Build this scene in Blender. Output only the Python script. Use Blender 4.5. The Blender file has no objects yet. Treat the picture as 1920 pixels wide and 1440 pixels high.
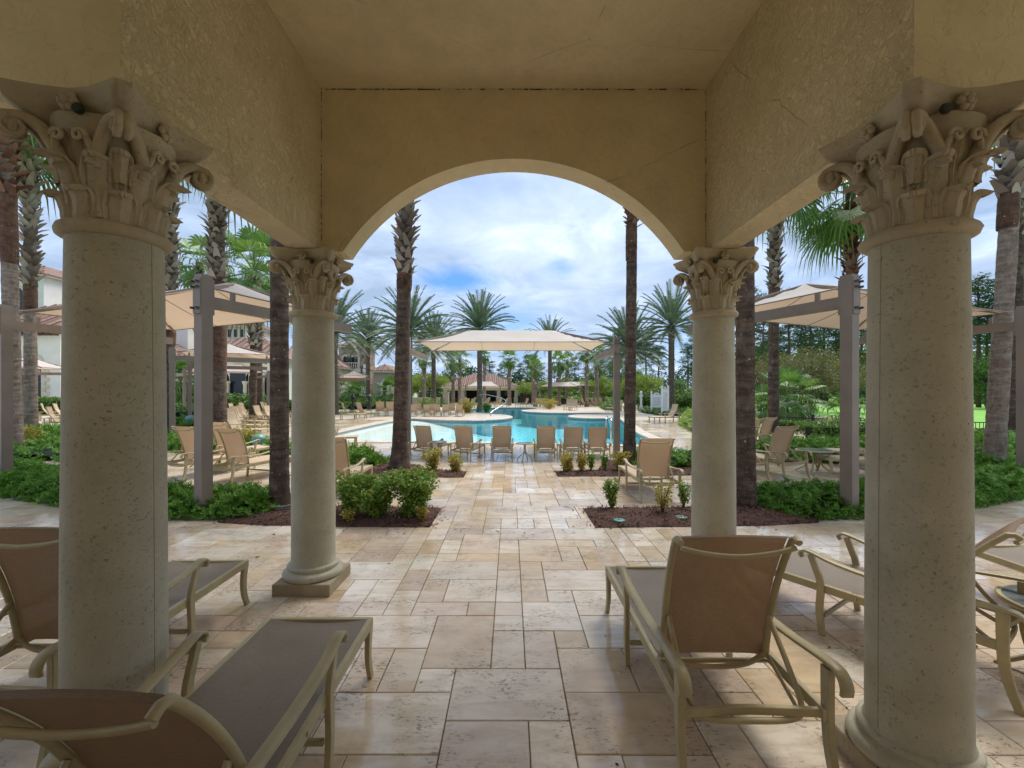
import bpy, math, random
from mathutils import Vector, Matrix, noise
from mathutils.geometry import delaunay_2d_cdt
R = math.radians
PI = math.pi
rnd = random.Random(7)
S = bpy.context.scene
COL = S.collection
H = 1.62
F = 825.0
CX, YH = 957.0, 736.0
UP = Vector((0, 0, 1))

def G(px, py):                       # ground point seen at a place of the photo
    Y = F * H / (py - YH)
    return ((px - CX) / F * Y, Y)

def XA(px, Y):
    return (px - CX) / F * Y

def ZA(py, Y):
    return H + (YH - py) / F * Y

# ------------------------------------------------------------------ objects
def tag(o, label=None, cat=None, group=None, kind=None):
    if label: o['label'] = label
    if cat: o['category'] = cat
    if group: o['group'] = group
    if kind: o['kind'] = kind
    return o

def thing(name, label, cat, loc=(0, 0, 0), rz=0, group=None, scale=1.0):
    o = bpy.data.objects.new(name, None)
    COL.objects.link(o)
    o.location = loc
    o.rotation_euler = (0, 0, rz)
    o.scale = (scale, scale, scale) if not isinstance(scale, tuple) else scale
    o.empty_display_size = 0.2
    return tag(o, label, cat, group)

def copy_tree(src, loc, rz=0, label=None, group=None, scale=None):
    def rec(o, par):
        c = o.copy()
        COL.objects.link(c)
        c.parent = par
        for ch in list(o.children):
            rec(ch, c)
        return c
    c = rec(src, None)
    c.location = loc
    c.rotation_euler = (0, 0, rz)
    if scale is not None:
        c.scale = (scale, scale, scale) if not isinstance(scale, tuple) else scale
    if label: c['label'] = label
    if group: c['group'] = group
    return c

class MB:
    def __init__(s):
        s.v = []; s.f = []; s.c = []; s.m = []
    def add(s, vs, fs, col=None, m=0):
        n = len(s.v)
        s.v.extend([tuple(p) for p in vs])
        for f in fs:
            s.f.append([i + n for i in f]); s.c.append(col); s.m.append(m)
    def box(s, c, d, rz=0, M=None, m=0):
        x, y, z = d[0] / 2, d[1] / 2, d[2] / 2
        vs = [Vector((a * x, b * y, e * z)) for a in (-1, 1) for b in (-1, 1) for e in (-1, 1)]
        rot = M if M is not None else Matrix.Rotation(rz, 3, 'Z')
        vs = [rot @ p + Vector(c) for p in vs]
        s.add(vs, [(0, 1, 3, 2), (4, 6, 7, 5), (0, 4, 5, 1), (2, 3, 7, 6), (0, 2, 6, 4), (1, 5, 7, 3)], m=m)
    def tube(s, path, r, n=8, cap=True, m=0, closed=False):
        P = [Vector(p) for p in path]
        k = len(P)
        rs = r if isinstance(r, (list, tuple)) else [r] * k
        vs = []
        prev = None
        for i, p in enumerate(P):
            if closed:
                t = P[(i + 1) % k] - P[i - 1]
            else:
                t = P[min(i + 1, k - 1)] - P[max(i - 1, 0)]
            t.normalize()
            if prev is None:
                a = Vector((1, 0, 0)) if abs(t.x) < .8 else Vector((0, 1, 0))
                u = t.cross(a).normalized()
            else:
                u = (prev - t * prev.dot(t)).normalized()
            prev = u
            w = t.cross(u)
            for j in range(n):
                q = 2 * PI * j / n
                vs.append(p + (u * math.cos(q) + w * math.sin(q)) * rs[i])
        fs = []
        for i in range(k if closed else k - 1):
            i2 = (i + 1) % k
            for j in range(n):
                j2 = (j + 1) % n
                fs.append((i * n + j, i * n + j2, i2 * n + j2, i2 * n + j))
        if cap and not closed:
            fs.append(tuple(range(n - 1, -1, -1)))
            fs.append(tuple((k - 1) * n + j for j in range(n)))
        s.add(vs, fs, m=m)
    def sweep(s, path, side, w, t, m=0, bev=0.2):
        P = [Vector(p) for p in path]
        k = len(P)
        ws = w if isinstance(w, (list, tuple)) else [w] * k
        ts = t if isinstance(t, (list, tuple)) else [t] * k
        S0 = Vector(side).normalized()
        prof = [(-1, -1 + bev), (-1 + bev, -1), (1 - bev, -1), (1, -1 + bev), (1, 1 - bev), (1 - bev, 1), (-1 + bev, 1), (-1, 1 - bev)]
        vs = []
        for i, p in enumerate(P):
            T = (P[min(i + 1, k - 1)] - P[max(i - 1, 0)]).normalized()
            N = T.cross(S0).normalized()
            Sd = N.cross(T).normalized()
            for a, b in prof:
                b2 = min(ws[i], ts[i]) * bev / 2
                aa = math.copysign(ws[i] / 2 - (b2 if abs(a) < 1 else 0), a)
                bb = math.copysign(ts[i] / 2 - (b2 if abs(b) < 1 else 0), b)
                vs.append(p + Sd * aa + N * bb)
        n = 8
        fs = []
        for i in range(k - 1):
            for j in range(n):
                j2 = (j + 1) % n
                fs.append((i * n + j, i * n + j2, (i + 1) * n + j2, (i + 1) * n + j))
        fs.append(tuple(range(n - 1, -1, -1)))
        fs.append(tuple((k - 1) * n + j for j in range(n)))
        s.add(vs, fs, m=m)
    def lathe(s, prof, n=40, c=(0, 0, 0), cap=True, m=0):
        vs = []
        for r, z in prof:
            for j in range(n):
                q = 2 * PI * j / n
                vs.append((c[0] + r * math.cos(q), c[1] + r * math.sin(q), c[2] + z))
        fs = []
        k = len(prof)
        for i in range(k - 1):
            for j in range(n):
                j2 = (j + 1) % n
                fs.append((i * n + j, i * n + j2, (i + 1) * n + j2, (i + 1) * n + j))
        if cap:
            fs.append(tuple(range(n - 1, -1, -1)))
            fs.append(tuple((k - 1) * n + j for j in range(n)))
        s.add(vs, fs, m=m)
    def grid(s, pts, m=0):            # pts[i][j] surface
        a, b = len(pts), len(pts[0])
        vs = [p for row in pts for p in row]
        fs = [(i * b + j, i * b + j + 1, (i + 1) * b + j + 1, (i + 1) * b + j) for i in range(a - 1) for j in range(b - 1)]
        s.add(vs, fs, m=m)
    def prism(s, poly, z0, z1, m=0):
        n = len(poly)
        vs = [(x, y, z0) for x, y in poly] + [(x, y, z1) for x, y in poly]
        fs = [tuple(range(n - 1, -1, -1)), tuple(range(n, 2 * n))]
        for i in range(n):
            j = (i + 1) % n
            fs.append((i, j, n + j, n + i))
        s.add(vs, fs, m=m)
    def mesh(s, name, mats, smooth=False):
        me = bpy.data.meshes.new(name)
        me.from_pydata(s.v, [], s.f)
        ms = mats if isinstance(mats, (list, tuple)) else [mats]
        for mt in ms: me.materials.append(mt)
        if len(ms) > 1:
            me.polygons.foreach_set('material_index', s.m)
        if any(c is not None for c in s.c):
            ca = me.color_attributes.new('tint', 'FLOAT_COLOR', 'CORNER')
            buf = []
            for f, c in zip(s.f, s.c):
                cc = c if c is not None else (1, 1, 1)
                buf.extend((cc[0], cc[1], cc[2], 1.0) * len(f))
            ca.data.foreach_set('color', buf)
        if smooth:
            me.polygons.foreach_set('use_smooth', [True] * len(s.f))
            if smooth != 'all':
                try: me.set_sharp_from_angle(angle=R(smooth if not isinstance(smooth, bool) else 40))
                except Exception: pass
        me.update()
        return me
    def build(s, name, mats, parent=None, smooth=False, label=None, loc=None):
        o = bpy.data.objects.new(name, s.mesh(name, mats, smooth))
        COL.objects.link(o)
        if parent is not None: o.parent = parent
        if label: o['label'] = label
        if loc: o.location = loc
        return o

def struct(o):
    o['kind'] = 'structure'
    return o

# ------------------------------------------------------------------ materials
class NT:
    def __init__(s, name):
        s.mat = bpy.data.materials.new(name)
        s.mat.use_nodes = True
        s.t = s.mat.node_tree
        s.b = s.t.nodes['Principled BSDF']
        s.out = s.t.nodes['Material Output']
    def n(s, typ, **kw):
        nd = s.t.nodes.new(typ)
        for k, v in kw.items():
            if k in nd.inputs: nd.inputs[k].default_value = v
            else:
                try: setattr(nd, k, v)
                except Exception: pass
        return nd
    def l(s, a, b): s.t.links.new(a, b)
    def coord(s, scale=(1, 1, 1), kind='Object'):
        tc = s.n('ShaderNodeTexCoord')
        mp = s.n('ShaderNodeMapping')
        mp.inputs['Scale'].default_value = scale
        s.l(tc.outputs[kind], mp.inputs['Vector'])
        return mp.outputs['Vector']
    def noise(s, vec, scale, detail=4, rough=.55, dist=0):
        nd = s.n('ShaderNodeTexNoise')
        nd.inputs['Scale'].default_value = scale
        nd.inputs['Detail'].default_value = detail
        nd.inputs['Roughness'].default_value = rough
        nd.inputs['Distortion'].default_value = dist
        if vec is not None: s.l(vec, nd.inputs['Vector'])
        return nd.outputs['Fac']
    def ramp(s, fac, stops, interp='LINEAR'):
        nd = s.n('ShaderNodeValToRGB')
        cr = nd.color_ramp
        cr.interpolation = interp
        while len(cr.elements) < len(stops): cr.elements.new(.5)
        for e, (p, c) in zip(cr.elements, stops):
            e.position = p
            e.color = (c[0], c[1], c[2], 1) if isinstance(c, (tuple, list)) else (c, c, c, 1)
        s.l(fac, nd.inputs['Fac'])
        return nd.outputs['Color']
    def mix(s, a, b, fac, mode='MIX'):
        nd = s.n('ShaderNodeMix', data_type='RGBA', blend_type=mode)
        ins = nd.inputs
        for sock, v in ((ins[0], fac), (ins[6], a), (ins[7], b)):
            if hasattr(v, 'links'): s.l(v, sock)
            else: sock.default_value = v if not isinstance(v, tuple) else (v[0], v[1], v[2], 1)
        return nd.outputs[2]
    def math(s, op, a, b=0.0, clamp=False):
        nd = s.n('ShaderNodeMath', operation=op)
        nd.use_clamp = clamp
        for sock, v in ((nd.inputs[0], a), (nd.inputs[1], b)):
            if hasattr(v, 'links'): s.l(v, sock)
            else: sock.default_value = v
        return nd.outputs[0]
    def col(s, v):
        if hasattr(v, 'links'): s.l(v, s.b.inputs['Base Color'])
        else: s.b.inputs['Base Color'].default_value = (v[0], v[1], v[2], 1)
    def rough(s, v):
        if hasattr(v, 'links'): s.l(v, s.b.inputs['Roughness'])
        else: s.b.inputs['Roughness'].default_value = v
    def bump(s, h, strength=.3, dist=.01, prev=None):
        nd = s.n('ShaderNodeBump')
        nd.inputs['Strength'].default_value = strength
        nd.inputs['Distance'].default_value = dist
        s.l(h, nd.inputs['Height'])
        if prev is not None: s.l(prev, nd.inputs['Normal'])
        s.l(nd.outputs['Normal'], s.b.inputs['Normal'])
        return nd.outputs['Normal']

def simple(name, c, rough=.6, var=.15, scale=6, bump=0, metal=0):
    t = NT(name)
    v = t.coord()
    f = t.noise(v, scale, 5)
    lo = tuple(x * (1 - var) for x in c); hi = tuple(min(1, x * (1 + var)) for x in c)
    t.col(t.ramp(f, [(.3, lo), (.7, hi)]))
    t.rough(rough)
    t.b.inputs['Metallic'].default_value = metal
    if bump: t.bump(t.noise(v, scale * 6, 6), bump, .01)
    return t.mat

def mat_stucco(name='stucco', rg=1.0):
    t = NT(name)
    v = t.coord(kind='Object')
    big = t.noise(v, 1.1, 7, .68)
    c = t.ramp(big, [(.30, (.62, .52, .325)), (.55, (.75, .635, .41)), (.8, (.83, .72, .50))])
    fine = t.noise(v, 60, 3)
    c = t.mix(c, (.46, .38, .23), t.math('MULTIPLY', t.math('GREATER_THAN', fine, .68), .35))
    dirt = t.noise(v, 5, 6, .7)
    c = t.mix(c, (.52, .43, .26), t.math('MULTIPLY', t.ramp(dirt, [(.5, 0.0), (.75, 1.0)]), .35))
    crk = t.n('ShaderNodeTexVoronoi', feature='DISTANCE_TO_EDGE'); crk.inputs['Scale'].default_value = .7
    t.l(t.mix(v, t.n('ShaderNodeTexNoise').outputs['Color'], .12), crk.inputs['Vector'])
    cm = t.math('MULTIPLY', t.ramp(crk.outputs['Distance'], [(.0, 1.0), (.0035, 0.0)]), t.ramp(t.noise(v, 1.7, 3), [(.5, 0.0), (.6, .55)]))
    c = t.mix(c, (.20, .155, .09), cm)
    t.col(c); t.rough(.85)
    # knockdown lace: flattened ridges
    k = t.noise(v, 9, 4, .6, .8)
    k2 = t.ramp(k, [(.47, 0.0), (.52, 1.0)])
    n1 = t.bump(k2, min(1, .45 * rg), .006 * rg)
    if rg > 1:
        n1 = t.bump(t.ramp(t.noise(v, 27, 6, .72, .9), [(.44, 0.0), (.56, 1.0)]), .68, .0075, n1)
    t.bump(t.noise(v, 120, 3), .25, .004, n1)
    return t.mat

def mat_stone(name, a, b, pit=.5, dark=.35):
    t = NT(name)
    v = t.coord()
    vs = t.coord((1, 1, 1.35))
    c = t.ramp(t.noise(v, 3, 6, .65), [(.3, a), (.7, b)])
    sp = t.noise(vs, 46, 6, .75)
    spm = t.ramp(sp, [(.57, 0.0), (.68, 1.0)])
    patch = t.ramp(t.noise(v, 2.3, 4), [(.35, .15), (.65, 1.0)])
    m = t.math('MULTIPLY', t.math('MULTIPLY', spm, patch), pit)
    c = t.mix(c, tuple(x * dark for x in a), m)
    big = t.noise(v, 90, 2, .5)
    c = t.mix(c, tuple(x * .3 for x in a), t.math('MULTIPLY', t.ramp(big, [(.66, 0.0), (.72, 1.0)]), .55))
    t.col(c); t.rough(.72)
    nb = t.bump(t.math('SUBTRACT', 1.0, m), .5, .006)
    t.bump(t.noise(v, 70, 4), .25, .004, nb)
    return t.mat

def mat_tile():
    t = NT('travertine_paving')
    at = t.n('ShaderNodeAttribute', attribute_name='tint')
    v = t.coord()
    vein = t.noise(t.coord((1.2, 5, 1)), 2.2, 7, .65, .7)
    c = t.mix(at.outputs['Color'], (.50, .34, .20), t.math('MULTIPLY', t.ramp(vein, [(.42, 0.0), (.66, 1.0)]), .60))
    c = t.mix(c, (.74, .66, .54), t.math('MULTIPLY', t.ramp(t.noise(t.coord((1, 2.6, 1)), 3.3, 7, .7, .6), [(.48, 0.0), (.66, 1.0)]), .38))
    pits = t.noise(t.coord((1, 2.3, 1)), 30, 6, .76, .4)
    zone = t.ramp(t.noise(v, 2.6, 4), [(.46, 0.0), (.58, 1.0)])
    pm = t.math('MULTIPLY', t.ramp(pits, [(.555, 0.0), (.60, 1.0)]), zone)
    c = t.mix(c, (.13, .085, .05), t.math('MULTIPLY', pm, .85))
    c = t.mix(c, (.27, .20, .135), t.math('MULTIPLY', t.ramp(t.noise(v, 1.3, 7, .75), [(.47, 0.0), (.70, 1.0)]), .45))
    c = t.mix(c, (.05, .035, .025), t.math('MULTIPLY', t.ramp(t.noise(v, 17, 2, .4), [(.775, 0.0), (.80, 1.0)]), .8))
    t.col(c)
    wet = t.noise(v, .8, 5, .6, .5)
    t.rough(t.ramp(wet, [(.36, .06), (.52, .12), (.70, .34)]))
    t.b.inputs['Specular IOR Level'].default_value = .6
    n1 = t.bump(t.math('SUBTRACT', 1.0, pm), .35, .004)
    t.bump(t.noise(v, 7, 4), .10, .008, n1)
    return t.mat

def mat_far_tile():
    t = NT('far_travertine')
    v = t.coord()
    b = t.n('ShaderNodeTexBrick')
    t.l(v, b.inputs['Vector'])
    b.inputs['Scale'].default_value = 2.2
    b.inputs['Mortar Size'].default_value = .012
    b.inputs['Color1'].default_value = (.66, .54, .42, 1)
    b.inputs['Color2'].default_value = (.54, .41, .29, 1)
    b.inputs['Mortar'].default_value = (.3, .23, .16, 1)
    c = t.mix(b.outputs['Color'], (.74, .66, .55), t.math('MULTIPLY', t.noise(v, .7, 5), .5))
    t.col(c); t.rough(.35)
    return t.mat

def mat_bark(name, cols, ring=1.0, zs=7):
    t = NT(name)
    v = t.coord()
    vr = t.coord((1.5, 1.5, zs))
    ringn = t.noise(vr, 2.2, 5, .6, .3)
    mot = t.noise(t.coord((3, 3, 1.6)), 3.2, 7, .75, .8)
    c = t.ramp(t.math('ADD', t.math('MULTIPLY', ringn, .5), t.math('MULTIPLY', mot, .5)), [(.36, cols[0]), (.5, cols[1]), (.64, cols[2])])
    patch = t.noise(v, 1.6, 6, .7)
    c = t.mix(c, cols[3], t.math('MULTIPLY', t.ramp(patch, [(.52, 0.0), (.66, 1.0)]), .6))
    sp = t.noise(v, 22, 3)
    c = t.mix(c, (.6, .57, .5), t.math('MULTIPLY', t.ramp(sp, [(.68, 0.0), (.72, 1.0)]), .7))
    t.col(c); t.rough(.9)
    n1 = t.bump(ringn, .8 * ring, .03)
    t.bump(t.noise(t.coord((9, 9, 2)), 6, 4), .8, .02, n1)
    return t.mat

def mat_leaf(name, stops, rough=.55, trans=.25, spec=.35):
    t = NT(name)
    g = t.n('ShaderNodeNewGeometry')
    rp = g.outputs['Random Per Island']
    v = t.coord()
    big = t.noise(v, 1.1, 3)
    f = t.math('ADD', t.math('MULTIPLY', rp, .6), t.math('MULTIPLY', big, .5))
    k = len(stops)
    c = t.ramp(f, [(.1 + .8 * i / (k - 1), s) for i, s in enumerate(stops)])
    t.col(c); t.rough(rough)
    t.b.inputs['Specular IOR Level'].default_value = spec
    if trans:
        tr = t.n('ShaderNodeBsdfTranslucent')
        t.l(t.mix(c, (.30, .42, .05), .25), tr.inputs['Color'])
        mx = t.n('ShaderNodeMixShader')
        mx.inputs[0].default_value = trans
        t.l(t.b.outputs[0], mx.inputs[1]); t.l(tr.outputs[0], mx.inputs[2])
        t.l(mx.outputs[0], t.out.inputs['Surface'])
    return t.mat

def mat_sling(name, a, b, trans=.22):
    t = NT(name)
    v = t.coord()
    w = t.n('ShaderNodeTexWave', wave_type='BANDS', bands_direction='Y')
    t.l(v, w.inputs['Vector']); w.inputs['Scale'].default_value = 23; w.inputs['Distortion'].default_value = 1.5
    w2 = t.n('ShaderNodeTexWave', wave_type='BANDS', bands_direction='X')
    t.l(v, w2.inputs['Vector']); w2.inputs['Scale'].default_value = 29; w2.inputs['Distortion'].default_value = 1.5
    f = t.noise(t.coord((30, 160, 160)), 1.6, 3)
    c = t.ramp(f, [(.3, a), (.7, b)])
    c = t.mix(c, tuple(x * .75 for x in a), t.math('MULTIPLY', t.ramp(t.noise(v, 3, 5), [(.4, 0.0), (.75, 1.0)]), .5))
    t.col(c); t.rough(.55)
    t.bump(f, .2, .002)
    tr = t.n('ShaderNodeBsdfTranslucent')
    t.l(t.mix(c, (.75, .40, .20), .35), tr.inputs['Color'])
    mx = t.n('ShaderNodeMixShader'); mx.inputs[0].default_value = trans
    t.l(t.b.outputs[0], mx.inputs[1]); t.l(tr.outputs[0], mx.inputs[2])
    tp = t.n('ShaderNodeBsdfTransparent')
    m2 = t.n('ShaderNodeMixShader'); m2.inputs[0].default_value = .02
    t.l(mx.outputs[0], m2.inputs[1]); t.l(tp.outputs[0], m2.inputs[2])
    t.l(m2.outputs[0], t.out.inputs['Surface'])
    return t.mat

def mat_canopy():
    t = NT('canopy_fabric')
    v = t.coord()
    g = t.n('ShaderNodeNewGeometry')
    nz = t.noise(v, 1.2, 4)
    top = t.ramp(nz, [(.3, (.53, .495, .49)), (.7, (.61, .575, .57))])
    low = t.ramp(nz, [(.3, (.44, .33, .235)), (.7, (.53, .40, .295))])  # same cloth below; tan of light coming through is painted on the underside
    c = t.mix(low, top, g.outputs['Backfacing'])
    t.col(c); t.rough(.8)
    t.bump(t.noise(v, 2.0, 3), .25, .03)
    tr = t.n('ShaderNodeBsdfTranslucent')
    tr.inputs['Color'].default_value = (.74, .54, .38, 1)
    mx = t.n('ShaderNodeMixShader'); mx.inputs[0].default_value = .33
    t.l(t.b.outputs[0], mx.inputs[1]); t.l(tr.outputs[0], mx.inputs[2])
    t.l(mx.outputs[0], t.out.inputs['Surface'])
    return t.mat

def mat_water():
    t = NT('pool_water')
    v = t.coord()
    tp = t.n('ShaderNodeBsdfTransparent'); tp.inputs[0].default_value = (.94, .985, .985, 1)
    gl = t.n('ShaderNodeBsdfGlossy'); gl.inputs['Roughness'].default_value = .03
    gl.inputs['Color'].default_value = (.9, .97, 1, 1)
    fr = t.n('ShaderNodeFresnel'); fr.inputs['IOR'].default_value = 1.22
    bp = t.n('ShaderNodeBump'); bp.inputs['Strength'].default_value = .45; bp.inputs['Distance'].default_value = .02
    t.l(t.noise(t.coord((1.0, .55, 1)), 2.4, 4, .55, .5), bp.inputs['Height'])
    t.l(bp.outputs[0], gl.inputs['Normal']); t.l(bp.outputs[0], fr.inputs['Normal'])
    mx = t.n('ShaderNodeMixShader')
    t.l(t.math('MULTIPLY', fr.outputs[0], .75), mx.inputs[0])
    t.l(tp.outputs[0], mx.inputs[1]); t.l(gl.outputs[0], mx.inputs[2])
    t.l(mx.outputs[0], t.out.inputs['Surface'])
    return t.mat

def mat_pool_floor():
    t = NT('pool_plaster')
    at = t.n('ShaderNodeAttribute', attribute_name='tint')
    v = t.coord()
    c = t.mix(at.outputs['Color'], (.9, 1, 1), t.math('MULTIPLY', t.ramp(t.noise(v, 1.4, 5, .6, 1.0), [(.5, 0.0), (.7, 1.0)]), .10))
    t.col(c); t.rough(.7)
    return t.mat

def mat_roof():
    t = NT('barrel_roof_tile')
    v = t.coord(kind='Object')
    w = t.n('ShaderNodeTexWave', wave_type='BANDS', bands_direction='X')
    t.l(v, w.inputs['Vector']); w.inputs['Scale'].default_value = 1.1
    c = t.ramp(t.noise(v, 2.5, 6, .8), [(.3, (.15, .085, .065)), (.5, (.28, .165, .125)), (.7, (.42, .29, .23))])
    c = t.mix(c, (.10, .05, .04), t.ramp(w.outputs['Fac'], [(.1, 1.0), (.35, 0.0)]))
    t.col(c); t.rough(.8)
    t.bump(w.outputs['Fac'], .8, .1)
    return t.mat

def mat_rubble():
    t = NT('rubble_stone')
    v = t.coord()
    vo = t.n('ShaderNodeTexVoronoi'); vo.inputs['Scale'].default_value = 2.2
    t.l(v, vo.inputs['Vector'])
    sep = t.n('ShaderNodeSeparateColor'); t.l(vo.outputs['Color'], sep.inputs[0])
    c = t.ramp(sep.outputs[0], [(.1, (.20, .13, .09)), (.4, (.34, .25, .18)), (.7, (.44, .33, .24)), (.95, (.26, .18, .15))])
    t.col(c); t.rough(.9); t.bump(vo.outputs['Distance'], .5, .08)
    return t.mat

def mat_grass():
    t = NT('lawn_grass')
    v = t.coord()
    c = t.ramp(t.noise(v, 1.5, 8, .8), [(.3, (.055, .12, .018)), (.55, (.11, .24, .03)), (.75, (.17, .31, .05))])
    t.col(c); t.rough(.9); t.bump(t.noise(v, 25, 4), .6, .03)
    return t.mat

def mat_mulch():
    t = NT('bark_mulch')
    v = t.coord()
    c = t.ramp(t.noise(t.coord((1, 2.4, 1)), 26, 6, .8, .6), [(.3, (.018, .008, .006)), (.5, (.075, .03, .018)), (.72, (.20, .09, .055))])
    t.col(c); t.rough(.85)
    t.bump(t.noise(v, 34, 5, .7), .9, .03)
    return t.mat

M = {}
M['stucco'] = mat_stucco()
M['stucco_rough'] = mat_stucco('knockdown_stucco', 1.25)
M['column'] = mat_stone('cast_stone_column', (.38, .345, .25), (.53, .485, .365), .85)
M['capital'] = mat_stone('carved_stone_capital', (.37, .30, .20), (.50, .42, .295), .6)
M['plinth'] = mat_stone('travertine_plinth', (.27, .21, .12), (.42, .34, .23), .95, .15)
M['tile'] = mat_tile()
M['grout'] = simple('paving_grout', (.22, .155, .10), .8, .3, 8)
M['fartile'] = mat_far_tile()
M['washtrunk'] = mat_bark('fan_palm_bark', [(.028, .017, .012), (.085, .053, .036), (.17, .12, .088), (.23, .19, .15)])
M['washtrunk_grey'] = mat_bark('grey_fan_palm_bark', [(.10, .065, .045), (.24, .18, .14), (.36, .30, .25), (.14, .075, .05)])
M['washtrunk_red'] = mat_bark('reddish_fan_palm_bark', [(.035, .017, .011), (.11, .052, .030), (.19, .105, .068), (.08, .05, .036)], .8, 4)
M['datetrunk'] = mat_bark('date_palm_bark', [(.05, .035, .025), (.12, .09, .065), (.20, .16, .12), (.09, .07, .05)], 1, 5)
M['boot'] = mat_leaf('dry_leaf_base', [(.09, .06, .048), (.27, .225, .19), (.50, .45, .40)], .85, 0, .1)
M['boot_red'] = mat_leaf('reddish_leaf_base', [(.07, .028, .02), (.16, .075, .05), (.25, .15, .11)], .85, 0, .1)
M['fan'] = mat_leaf('fan_palm_leaf', [(.04, .11, .022), (.09, .20, .04), (.18, .31, .08)], .45, .3, .4)
M['date'] = mat_leaf('date_palm_leaf', [(.06, .105, .06), (.115, .18, .10), (.23, .29, .18)], .5, .15, .4)
M['juniper'] = mat_leaf('juniper_needles', [(.03, .10, .012), (.10, .24, .026), (.22, .40, .05)], .6, .15, .25)
M['nandina'] = mat_leaf('nandina_leaves', [(.04, .13, .015), (.11, .26, .032), (.25, .38, .06), (.42, .37, .09)], .5, .3)
M['nandina_gold'] = mat_leaf('golden_nandina_leaves', [(.10, .18, .025), (.36, .35, .055), (.55, .43, .09), (.50, .18, .07)], .5, .3)
M['hedge'] = mat_leaf('hedge_leaves', [(.025, .075, .014), (.075, .17, .028), (.17, .30, .055)], .5, .2)
M['myrtle'] = mat_leaf('bright_tree_leaves', [(.08, .13, .02), (.20, .29, .04), (.33, .42, .07)], .6, .35)
M['myrtle_brown'] = mat_leaf('autumn_tree_leaves', [(.05, .06, .02), (.13, .12, .045), (.22, .18, .09)], .6, .3)
M['pine'] = mat_leaf('pine_needles', [(.018, .05, .024), (.035, .09, .035), (.08, .15, .055)], .7, .1, .2)
M['pinebark'] = simple('pine_bark', (.11, .075, .055), .9, .4, 5, .5)
M['woodstem'] = simple('shrub_stem', (.10, .06, .04), .85, .3, 20)
M['mulch'] = mat_mulch()
M['grass'] = mat_grass()
M['lawn'] = simple('bright_lawn', (.15, .36, .035), .9, .18, 1.2, .3)
M['chips'] = mat_leaf('bark_chips', [(.035, .014, .010), (.10, .042, .028), (.24, .12, .075)], .8, 0, .2)
M['frame'] = simple('champagne_painted_aluminium', (.42, .345, .19), .42, .14, 9)
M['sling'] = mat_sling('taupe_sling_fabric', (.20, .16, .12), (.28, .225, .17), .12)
M['sling_tan'] = simple('sunlit_sling_fabric', (.50, .37, .25), .7, .1, 8)  # same sling cloth as under the loggia, outdoor light painted in as lighter tan
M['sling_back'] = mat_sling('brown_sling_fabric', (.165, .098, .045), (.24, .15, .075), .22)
M['sling_sun'] = mat_sling('sunlit_brown_sling', (.34, .25, .16), (.44, .33, .22), .34)  # lighter copy of the back sling; brighter outdoor light is in the colour
M['glass'] = simple('clouded_table_glass', (.16, .19, .19), .12, .5, 9)
M['post'] = simple('taupe_powder_coated_steel', (.235, .185, .15), .5, .10, 3, .05)
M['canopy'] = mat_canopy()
M['bolt'] = simple('dark_bolt', (.05, .045, .045), .4, .1, 5)
M['water'] = mat_water()
M['poolfloor'] = mat_pool_floor()
M['coping'] = simple('travertine_coping', (.62, .52, .42), .35, .15, 3, .15)
M['waterline'] = simple('grey_waterline_tile', (.20, .22, .23), .3, .2, 8)
M['white'] = simple('white_stucco', (.80, .78, .70), .85, .06, 1.0, .2)
M['beige'] = simple('beige_stucco', (.50, .42, .33), .85, .08, 1.0, .2)
M['grey'] = simple('grey_stucco', (.34, .29, .25), .85, .08, 1.0, .2)
M['trim'] = simple('pale_stone_trim', (.66, .59, .46), .75, .1, 3)
M['roof'] = mat_roof()
M['rubble'] = mat_rubble()
M['dark'] = simple('dark_window_glass', (.018, .022, .028), .12, .3, 2)
M['shade'] = simple('shaded_interior', (.03, .028, .026), .8, .3, 2)
M['whitepaint'] = simple('white_paint', (.78, .78, .76), .5, .04, 4)
M['black'] = simple('black_metal', (.018, .018, .02), .45, .2, 6)
M['teal'] = simple('teal_plastic', (.12, .27, .235), .4, .1, 8)
M['steel'] = simple('stainless_steel', (.6, .6, .6), .2, .05, 8, 0, 1)
M['brick'] = simple('paved_planter_brick', (.32, .20, .13), .8, .3, 10)

# ------------------------------------------------------------------ camera, light, sky
cam = bpy.data.cameras.new('camera')
co = bpy.data.objects.new('camera', cam)
COL.objects.link(co)
co.location = (0, 0, H)
co.rotation_euler = (R(90), 0, 0)
cam.sensor_fit = 'HORIZONTAL'
cam.sensor_width = 36
cam.lens = F / 1920 * 36
cam.shift_x = (960 - CX) / 1920
cam.shift_y = (YH - 720) / 1920
cam.clip_start = .05
cam.clip_end = 5000
S.camera = co

SUN_EL, SUN_AZ = R(60), R(38)      # azimuth measured from +Y towards +X
sun = bpy.data.lights.new('sun', 'SUN')
sun.energy = 5.0
sun.angle = R(32)
sun.color = (1, .95, .86)
so = bpy.data.objects.new('sun', sun)
COL.objects.link(so)
sd = Vector((math.sin(SUN_AZ) * math.cos(SUN_EL), math.cos(SUN_AZ) * math.cos(SUN_EL), math.sin(SUN_EL)))
so.rotation_euler = sd.to_track_quat('Z', 'Y').to_euler()
so.location = (0, 0, 30)

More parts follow.
